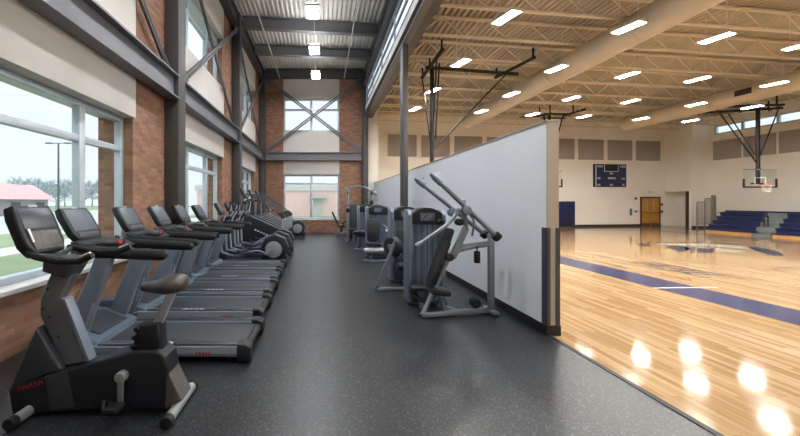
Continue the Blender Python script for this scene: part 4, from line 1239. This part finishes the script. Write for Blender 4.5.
# ------------------------------------------------------------------ weight machines on the right
def arch(w, z0, z1, rise, n=10):
    pts = [(-w / 2, z0), (w / 2, z0), (w / 2, z1)]
    for k in range(1, n):
        t = k / n
        pts.append((w / 2 - w * t, z1 + rise * math.sin(math.pi * t) ** 0.8))
    pts.append((-w / 2, z1))
    return pts
def tower(r, w=0.62, h=1.43, d=0.33, inset=0.0):
    """weight stack tower, front toward -y at y=0"""
    for s in (-1, 1):
        x0, x1 = sorted((s * w / 2, s * (w / 2 - 0.065)))
        m = MB(); m.prism([(0.0, 0.0), (d, 0.0), (d, h - 0.12), (d * 0.8, h - 0.04), (0.1, h - 0.04), (0.0, h - 0.12)], 'x', x0, x1, 0.02, 3); m.build('side_frame', M['silver_dk'], r)
    m = MB(); m.prism(arch(w - 0.10, h - 0.26, h - 0.10, 0.09), 'y', 0.004, d - 0.02, 0.012); cap = m.build('top_cap', M['mach'], r)
    m = MB()
    for row in range(3):
        for k in range(8 - row):
            if (k + row) % 5 != 3:
                m.box((-0.09 + k * 0.024, -0.003, h - 0.165 + 0.032 * (2 - row) - 0.03), (-0.074 + k * 0.024, 0.004, h - 0.15 + 0.032 * (2 - row) - 0.02))
    m.build('lettering', M['tube'], cap)
    m = MB(); m.box((-0.1, -0.001, h - 0.205), (0.11, 0.004, h - 0.085)); m.build('label_plate', M['pewter'] if 'pewter' in M else M['screen2'], cap)
    m = MB(); m.box((-w / 2 + 0.065, 0.03, 0.1), (w / 2 - 0.065, 0.045, h - 0.26)); m.box((-w / 2 + 0.065, d - 0.05, 0.1), (w / 2 - 0.065, d - 0.03, h - 0.2)); sh = m.build('shroud', M['bluegrey'], r)
    m = MB()
    for x in (-0.16, -0.08, 0.08, 0.16):
        m.box((x - 0.006, 0.024, 0.12), (x + 0.006, 0.031, h - 0.27))
    m.build('shroud_rib', M['mach2'], sh)
    m = MB(); m.tube([(-0.03, 0.018, 0.15), (-0.03, 0.018, h - 0.26)], 0.009, 8); m.tube([(0.03, 0.018, 0.15), (0.03, 0.018, h - 0.26)], 0.009, 8); m.build('guide_rod', M['tube'], r)
    m = MB()
    for k in range(10):
        m.box((-0.15, 0.08, 0.14 + 0.045 * k), (0.15, d - 0.1, 0.18 + 0.045 * k), 0.003)
    m.build('weight_stack', M['black'], r)
    m = MB(); m.box((-w / 2 - 0.01, -0.02, 0), (w / 2 + 0.01, d + 0.02, 0.05), 0.012); m.box((-w / 2 + 0.06, 0.0, 0.05), (w / 2 - 0.06, d, 0.12)); m.build('base', M['mach2'], r)
def pad(p, q, w, t, name, r, matl='vinyl', side=(0, 1, 0)):
    p, q = Vector(p), Vector(q)
    up = (q - p).cross(Vector(side)).normalized()
    m = MB(); m.bar(p, q, w, t, t * 0.4, up); return m.build(name, M[matl], r)

# machine beside the lever machine: low curved seat in front of its stack
W = empty('weight_machine', 'tall weight stack machine directly behind the lever pulldown machine', 'weight machine', (1.53, 5.08, 0), 'weight stack machines')
tower(W, 0.55)
m = MB(); m.tube([(-0.26, -0.06, 0.29), (-0.2, -0.1, 0.16), (-0.05, -0.14, 0.1), (0.1, -0.14, 0.12), (0.18, -0.12, 0.2)], 0.035, 10, smooth=4); m.build('lower_arm', M['vinyl'], W)
m = MB(); m.box((-0.28, -0.2, 0.25), (0.02, -0.02, 0.32), 0.03, None, 3); m.build('seat', M['vinyl'], W)
m = MB(); m.bar((-0.12, -0.1, 0.03), (-0.12, -0.1, 0.26), 0.06, 0.05); m.bar((-0.12, -0.14, 0.03), (-0.12, 0.02, 0.03), 0.06, 0.05); m.build('seat_post', M['silver_dk'], W)
# second: leg machine with a round pad on a lever
W = empty('weight_machine', 'second weight stack machine in the row, with round black disc on silver lever', 'weight machine', (1.57, 6.5, 0), 'weight stack machines')
tower(W, 0.58)
m = MB(); m.bar((-0.66, -0.62, 0.03), (-0.30, -0.55, 0.90), 0.045, 0.05, 0.01); m.bar((-0.64, -0.62, 0.03), (0.0, -0.5, 0.03), 0.06, 0.05, 0.01); m.bar((-0.05, -0.62, 0.03), (-0.05, 0.02, 0.03), 0.06, 0.05, 0.01); m.build('frame', M['tube'], W)
m = MB(); m.cyl((-0.40, -0.50, 0.73), (-0.28, -0.40, 0.73), 0.16, 28, 0.02); dd = m.build('lever_disc', M['vinyl'], W)
m = MB(); m.cyl((-0.415, -0.513, 0.73), (-0.40, -0.50, 0.73), 0.05, 16, 0.005); m.build('hub', M['silver_dk'], dd)
m = MB(); m.bar((-0.32, -0.44, 0.73), (-0.1, -0.3, 0.45), 0.05, 0.05, 0.01); m.build('lever', M['silver_dk'], W)
m = MB(); m.cyl((-0.28, -0.5, 0.40), (-0.02, -0.5, 0.40), 0.07, 18, 0.02); m.build('roller_pad', M['vinyl'], W)
m = MB(); m.box((-0.2, -0.42, 0.42), (0.2, -0.06, 0.5), 0.03, None, 3); m.build('seat', M['vinyl'], W)
m = MB(); m.bar((-0.05, -0.25, 0.05), (-0.05, -0.25, 0.43), 0.07, 0.07, 0.01); m.build('seat_post', M['silver_dk'], W)
pad((-0.02, -0.09, 0.5), (-0.02, -0.03, 1.0), 0.34, 0.08, 'back_pad', W, side=(1, 0, 0))
# third: seated machine
W = empty('weight_machine', 'weight stack machine third in the row, with a low black seat and roller', 'weight machine', (1.5, 9.35, 0), 'weight stack machines')
tower(W)
m = MB(); m.box((-0.38, -0.55, 0.40), (0.0, -0.15, 0.48), 0.03, None, 3); m.build('seat', M['vinyl'], W)
m = MB(); m.bar((-0.2, -0.35, 0.05), (-0.2, -0.35, 0.41), 0.08, 0.08, 0.01); m.bar((-0.5, -0.6, 0.03), (0.2, -0.6, 0.03), 0.06, 0.05, 0.01); m.bar((-0.2, -0.6, 0.03), (-0.2, 0.05, 0.03), 0.06, 0.05, 0.01); m.build('frame', M['silver_dk'], W)
m = MB(); m.cyl((-0.45, -0.56, 0.28), (0.05, -0.56, 0.28), 0.07, 18, 0.02); m.build('roller_pad', M['disc'], W)
pad((-0.15, -0.14, 0.5), (-0.15, -0.06, 1.05), 0.32, 0.08, 'back_pad', W, side=(1, 0, 0))
m = MB(); m.tube([(0.1, -0.1, 0.9), (0.15, -0.4, 0.85), (0.12, -0.55, 0.75)], 0.022, 8, smooth=3); m.build('handle', M['tube'], W)
# fourth
W = empty('weight_machine', 'weight stack machine fourth in the row, narrow view beside the cable station', 'weight machine', (1.48, 11.4, 0), 'weight stack machines')
tower(W)
m = MB(); m.box((-0.4, -0.5, 0.40), (0.0, -0.1, 0.48), 0.03, None, 3); m.build('seat', M['vinyl'], W)
m = MB(); m.bar((-0.2, -0.3, 0.05), (-0.2, -0.3, 0.41), 0.08, 0.08, 0.01); m.bar((-0.5, -0.5, 0.03), (0.1, -0.5, 0.03), 0.06, 0.05, 0.01); m.bar((-0.2, -0.5, 0.03), (-0.2, 0.05, 0.03), 0.06, 0.05, 0.01); m.build('frame', M['silver_dk'], W)
m = MB(); m.cyl((-0.5, -0.5, 0.55), (-0.1, -0.5, 0.55), 0.07, 18, 0.02); m.build('roller_pad', M['vinyl'], W)
# fifth, low one before the cable station: leg press style seat
# cable station
W = empty('cable_station', 'tall silver cable station near the brick end wall', 'cable machine', (1.5, 13.6, 0))
for i, x in enumerate((-0.5, 0.42)):
    m = MB(); m.box((x - 0.05, -0.05, 0), (x + 0.05, 0.05, 2.0), 0.015); c_ = m.build('column', M['tube'], W)
    m = MB(); m.box((x - 0.07, -0.07, 1.1 + 0.3 * i), (x + 0.07, 0.07, 1.26 + 0.3 * i), 0.015); m.build('pulley_carriage', M['mach'], c_)
    m = MB(); m.cyl((x - 0.02, -0.1, 1.85), (x + 0.02, -0.1, 1.85), 0.07, 18, 0.008); m.build('pulley', M['vinyl'], c_)
m = MB(); m.tube([(-0.5, 0, 1.95), (-0.35, -0.02, 2.08), (0.0, 0, 2.1), (0.3, -0.02, 2.0), (0.62, -0.1, 1.72)], 0.035, 10, smooth=4); m.tube([(-0.5, 0, 1.98), (-0.62, -0.3, 2.02), (-0.56, -0.42, 1.95)], 0.03, 10, smooth=4); m.tube([(0.42, 0, 1.98), (0.5, -0.3, 1.9), (0.58, -0.42, 1.8)], 0.03, 10, smooth=4); m.build('top_arm', M['tube'], W)
m = MB(); m.box((-0.42, 0.02, 0.05), (0.34, 0.34, 1.42), 0.03); m.build('stack_shroud', M['mach2'], W)
m = MB(); m.box((-0.62, -0.5, 0), (-0.52, 0.36, 0.07), 0.01); m.box((0.42, -0.5, 0), (0.52, 0.36, 0.07), 0.01); m.box((-0.62, 0.26, 0), (0.52, 0.36, 0.07), 0.01); m.build('base', M['silver_dk'], W)
m = MB(); m.box((-0.5, -0.55, 0.42), (-0.12, -0.15, 0.5), 0.03, None, 3); m.build('seat', M['vinyl'], W)
m = MB(); m.bar((-0.3, -0.35, 0.0), (-0.3, -0.35, 0.43), 0.07, 0.07); m.bar((-0.3, -0.35, 0.04), (-0.3, 0.05, 0.04), 0.07, 0.06); m.build('seat_post', M['silver_dk'], W)
for x in (-0.55, 0.58):
    m = MB(); m.tube([(x, -0.42, 1.95 if x < 0 else 1.8), (x, -0.42, 1.45)], 0.006, 6); h = m.build('cable', M['rail'], W)
    m = MB(); m.tube([(x - 0.06, -0.42, 1.38), (x, -0.42, 1.46), (x + 0.06, -0.42, 1.38)], 0.008, 6, closed=True); m.tube([(x - 0.06, -0.42, 1.38), (x + 0.06, -0.42, 1.38)], 0.016, 8); m.build('handle', M['grip'], h)
# recumbent bike
R_ = empty('recumbent_bike', 'black recumbent bike with reclined backrest before the end wall window', 'exercise bike', (1.0, 15.3, 0))
m = MB(); m.box((-0.4, -0.06, 0.1), (0.55, 0.06, 0.2), 0.02); m.box((-0.42, -0.28, 0), (-0.34, 0.28, 0.08), 0.02); m.box((0.5, -0.28, 0), (0.58, 0.28, 0.08), 0.02); m.box((-0.41, -0.05, 0.05), (-0.35, 0.05, 0.15)); m.box((0.51, -0.05, 0.05), (0.57, 0.05, 0.15)); m.build('frame', M['silver_dk'], R_)
m = MB(); m.box((-0.32, -0.2, 0.42), (0.02, 0.2, 0.5), 0.03, None, 3); m.build('seat', M['vinyl'], R_)
pad((-0.30, 0, 0.5), (-0.56, 0, 1.08), 0.4, 0.08, 'backrest', R_)
m = MB(); m.bar((-0.15, 0, 0.15), (-0.15, 0, 0.43), 0.1, 0.1, 0.01); m.build('seat_post', M['mach2'], R_)
m = MB(); m.prism([(0.1, 0.15), (0.62, 0.1), (0.62, 0.45), (0.45, 0.6), (0.2, 0.45)], 'y', -0.1, 0.1, 0.03, 3); m.build('body_shell', M['mach'], R_)
m = MB(); m.bar((0.45, 0, 0.5), (0.5, 0, 1.05), 0.07, 0.09, 0.01); m.build('mast', M['silver_dk'], R_)
m = MB(); m.box((0.42, -0.17, 1.0), (0.5, 0.17, 1.28), 0.02); m.build('console', M['mach'], R_)
for s in (-1, 1):
    m = MB(); m.tube([(-0.1, s * 0.24, 0.4), (-0.05, s * 0.26, 0.6), (0.06, s * 0.26, 0.68)], 0.02, 8, smooth=3); m.tube([(-0.15, 0, 0.4), (-0.1, s * 0.24, 0.4)], 0.018, 8); m.build('side_handle', M['grip'], R_)
    m = MB(); m.bar((0.35, s * 0.12, 0.32), (0.35 + s * 0.12, s * 0.12, 0.32 + s * 0.08), 0.03, 0.04); m.box((0.35 + s * 0.12 - 0.05, min(s * 0.12, s * 0.22), 0.32 + s * 0.08 - 0.02), (0.35 + s * 0.12 + 0.05, max(s * 0.12, s * 0.22), 0.32 + s * 0.08 + 0.02), 0.006); m.build('pedal', M['grip'], R_)

# lever pulldown machine in front
O = Vector((1.8, 4.6, 0))
W = empty('pulldown_machine', 'silver lever pulldown machine with two long raised arms, nearest on the right', 'weight machine', O)
def V(px, py, Y): return at(px, py, Y) - O
m = MB()
a, b = V(423, 316.5, 4.5), V(491, 311.5, 4.74)
a.z = b.z = 0.045
m.bar(a, b, 0.07, 0.06, 0.012)
c0 = a + (b - a) * 0.5; c1 = Vector((c0.x - 0.16, c0.y + 0.30, 0.045))
m.bar(c0, c1, 0.07, 0.06, 0.012)
a2 = Vector((b.x, b.y, 0)); m.bar(a2, Vector((b.x, b.y, 1.07)), 0.075, 0.075, 0.014)
m.bar(Vector((b.x, b.y - 0.16, 0.03)), Vector((b.x, b.y + 0.16, 0.03)), 0.08, 0.05, 0.012)
m.build('base_frame', M['tube'], W)
m = MB(); m.tube([V(422, 315, 4.55), V(437, 284, 4.6), V(447, 262, 4.65), V(460, 250, 4.67), V(491, 244, 4.74)], 0.03, 12, smooth=3); m.build('main_tube', M['tube'], W)
m = MB(); m.bar(V(452, 258, 4.62), V(466, 228, 4.66), 0.05, 0.09, 0.012); m.bar(V(466, 230, 4.66), V(463, 200, 4.66), 0.05, 0.07, 0.012); m.bar(V(465, 214, 4.45), V(465, 214, 4.92), 0.06, 0.07, 0.014); m.build('yoke', M['tube'], W)
m = MB(); m.bar(V(455, 247, 4.68), V(491, 243, 4.74), 0.05, 0.06, 0.01); m.build('cross_member', M['tube'], W)
for Yl, A, C, P_ in ((4.45, (433, 176), (496, 236), (466, 208)), (4.92, (417, 180), (484, 234), (452, 210))):
    p, q = V(A[0], A[1], Yl), V(C[0], C[1], Yl)
    d = (q - p).normalized()
    m = MB(); m.tube([p + d * 0.04, q], 0.03, 14); lv = m.build('lever_arm', M['tube'], W)
    m = MB(); m.tube([p - d * 0.0 + Vector((-0.03, 0, 0.03)), p + d * 0.03, p + d * 0.14], [0.022, 0.04, 0.04], 12); m.tube([p + Vector((0.0, -0.02, 0.0)), p + Vector((0.10, 0.05, 0.035))], 0.016, 8); m.build('grip', M['silver_dk'], lv)
    m = MB(); m.cyl(q - d * 0.03, q + d * 0.05, 0.058, 18, 0.012); m.build('bumper', M['grip'], lv)
    pv = V(P_[0], P_[1], Yl)
    m = MB(); m.cyl(pv + Vector((0, -0.05, -0.03)), pv + Vector((0, 0.05, -0.03)), 0.06, 18, 0.01); m.bar(pv, V(465, 214, Yl), 0.05, 0.06); m.build('pivot', M['silver_dk'], lv)
m = MB(); m.tube([V(418, 245, 4.42), V(444, 227, 4.42), V(454, 217, 4.45), V(458, 209, 4.5)], 0.024, 12, smooth=3); h = m.build('lower_handle', M['tube'], W)
m = MB(); p = V(416, 246.2, 4.42); m.cyl(p, V(421, 243, 4.42), 0.03, 14, 0.006); m.build('grip', M['silver_dk'], h)
pad(V(430, 284, 4.6), V(446, 240, 4.6), 0.24, 0.09, 'back_pad', W)
pad(V(445, 243, 4.6), V(450, 228, 4.6), 0.20, 0.09, 'head_pad', W)
pad(V(428, 289, 4.6), V(448, 292, 4.6), 0.30, 0.08, 'seat', W)
m = MB(); m.bar(V(440, 292, 4.6), V(445, 312, 4.62), 0.06, 0.06, 0.01); m.build('seat_post', M['silver_dk'], W)
for px, py, Y_, r_ in ((475, 307.5, 4.74, 0.062), (449, 257, 4.5, 0.05), (459, 222, 4.5, 0.045), (441, 222, 4.7, 0.035)):
    m = MB(); c = V(px, py, Y_)
    if py > 300: c.z = 0.14; m.tube([c, Vector((c.x, c.y, 0.05))], 0.02, 8)
    m.cyl(c + Vector((0, -0.06, 0)), c + Vector((0, 0.06, 0)), r_, 18, 0.015); m.build('roller_pad', M['grip'], W)
m = MB(); m.tube([V(477, 246, 4.66), V(477, 252, 4.66)], 0.008, 6); m.cyl(V(477, 251, 4.66), V(477, 263, 4.66), 0.04, 14, 0.012); m.build('hanging_grip', M['grip'], W)
m = MB(); m.tube([V(472, 236, 4.6), V(474, 222, 4.6), V(470, 214, 4.6)], 0.016, 8, smooth=3); m.build('lock_lever', M['silver_dk'], W)
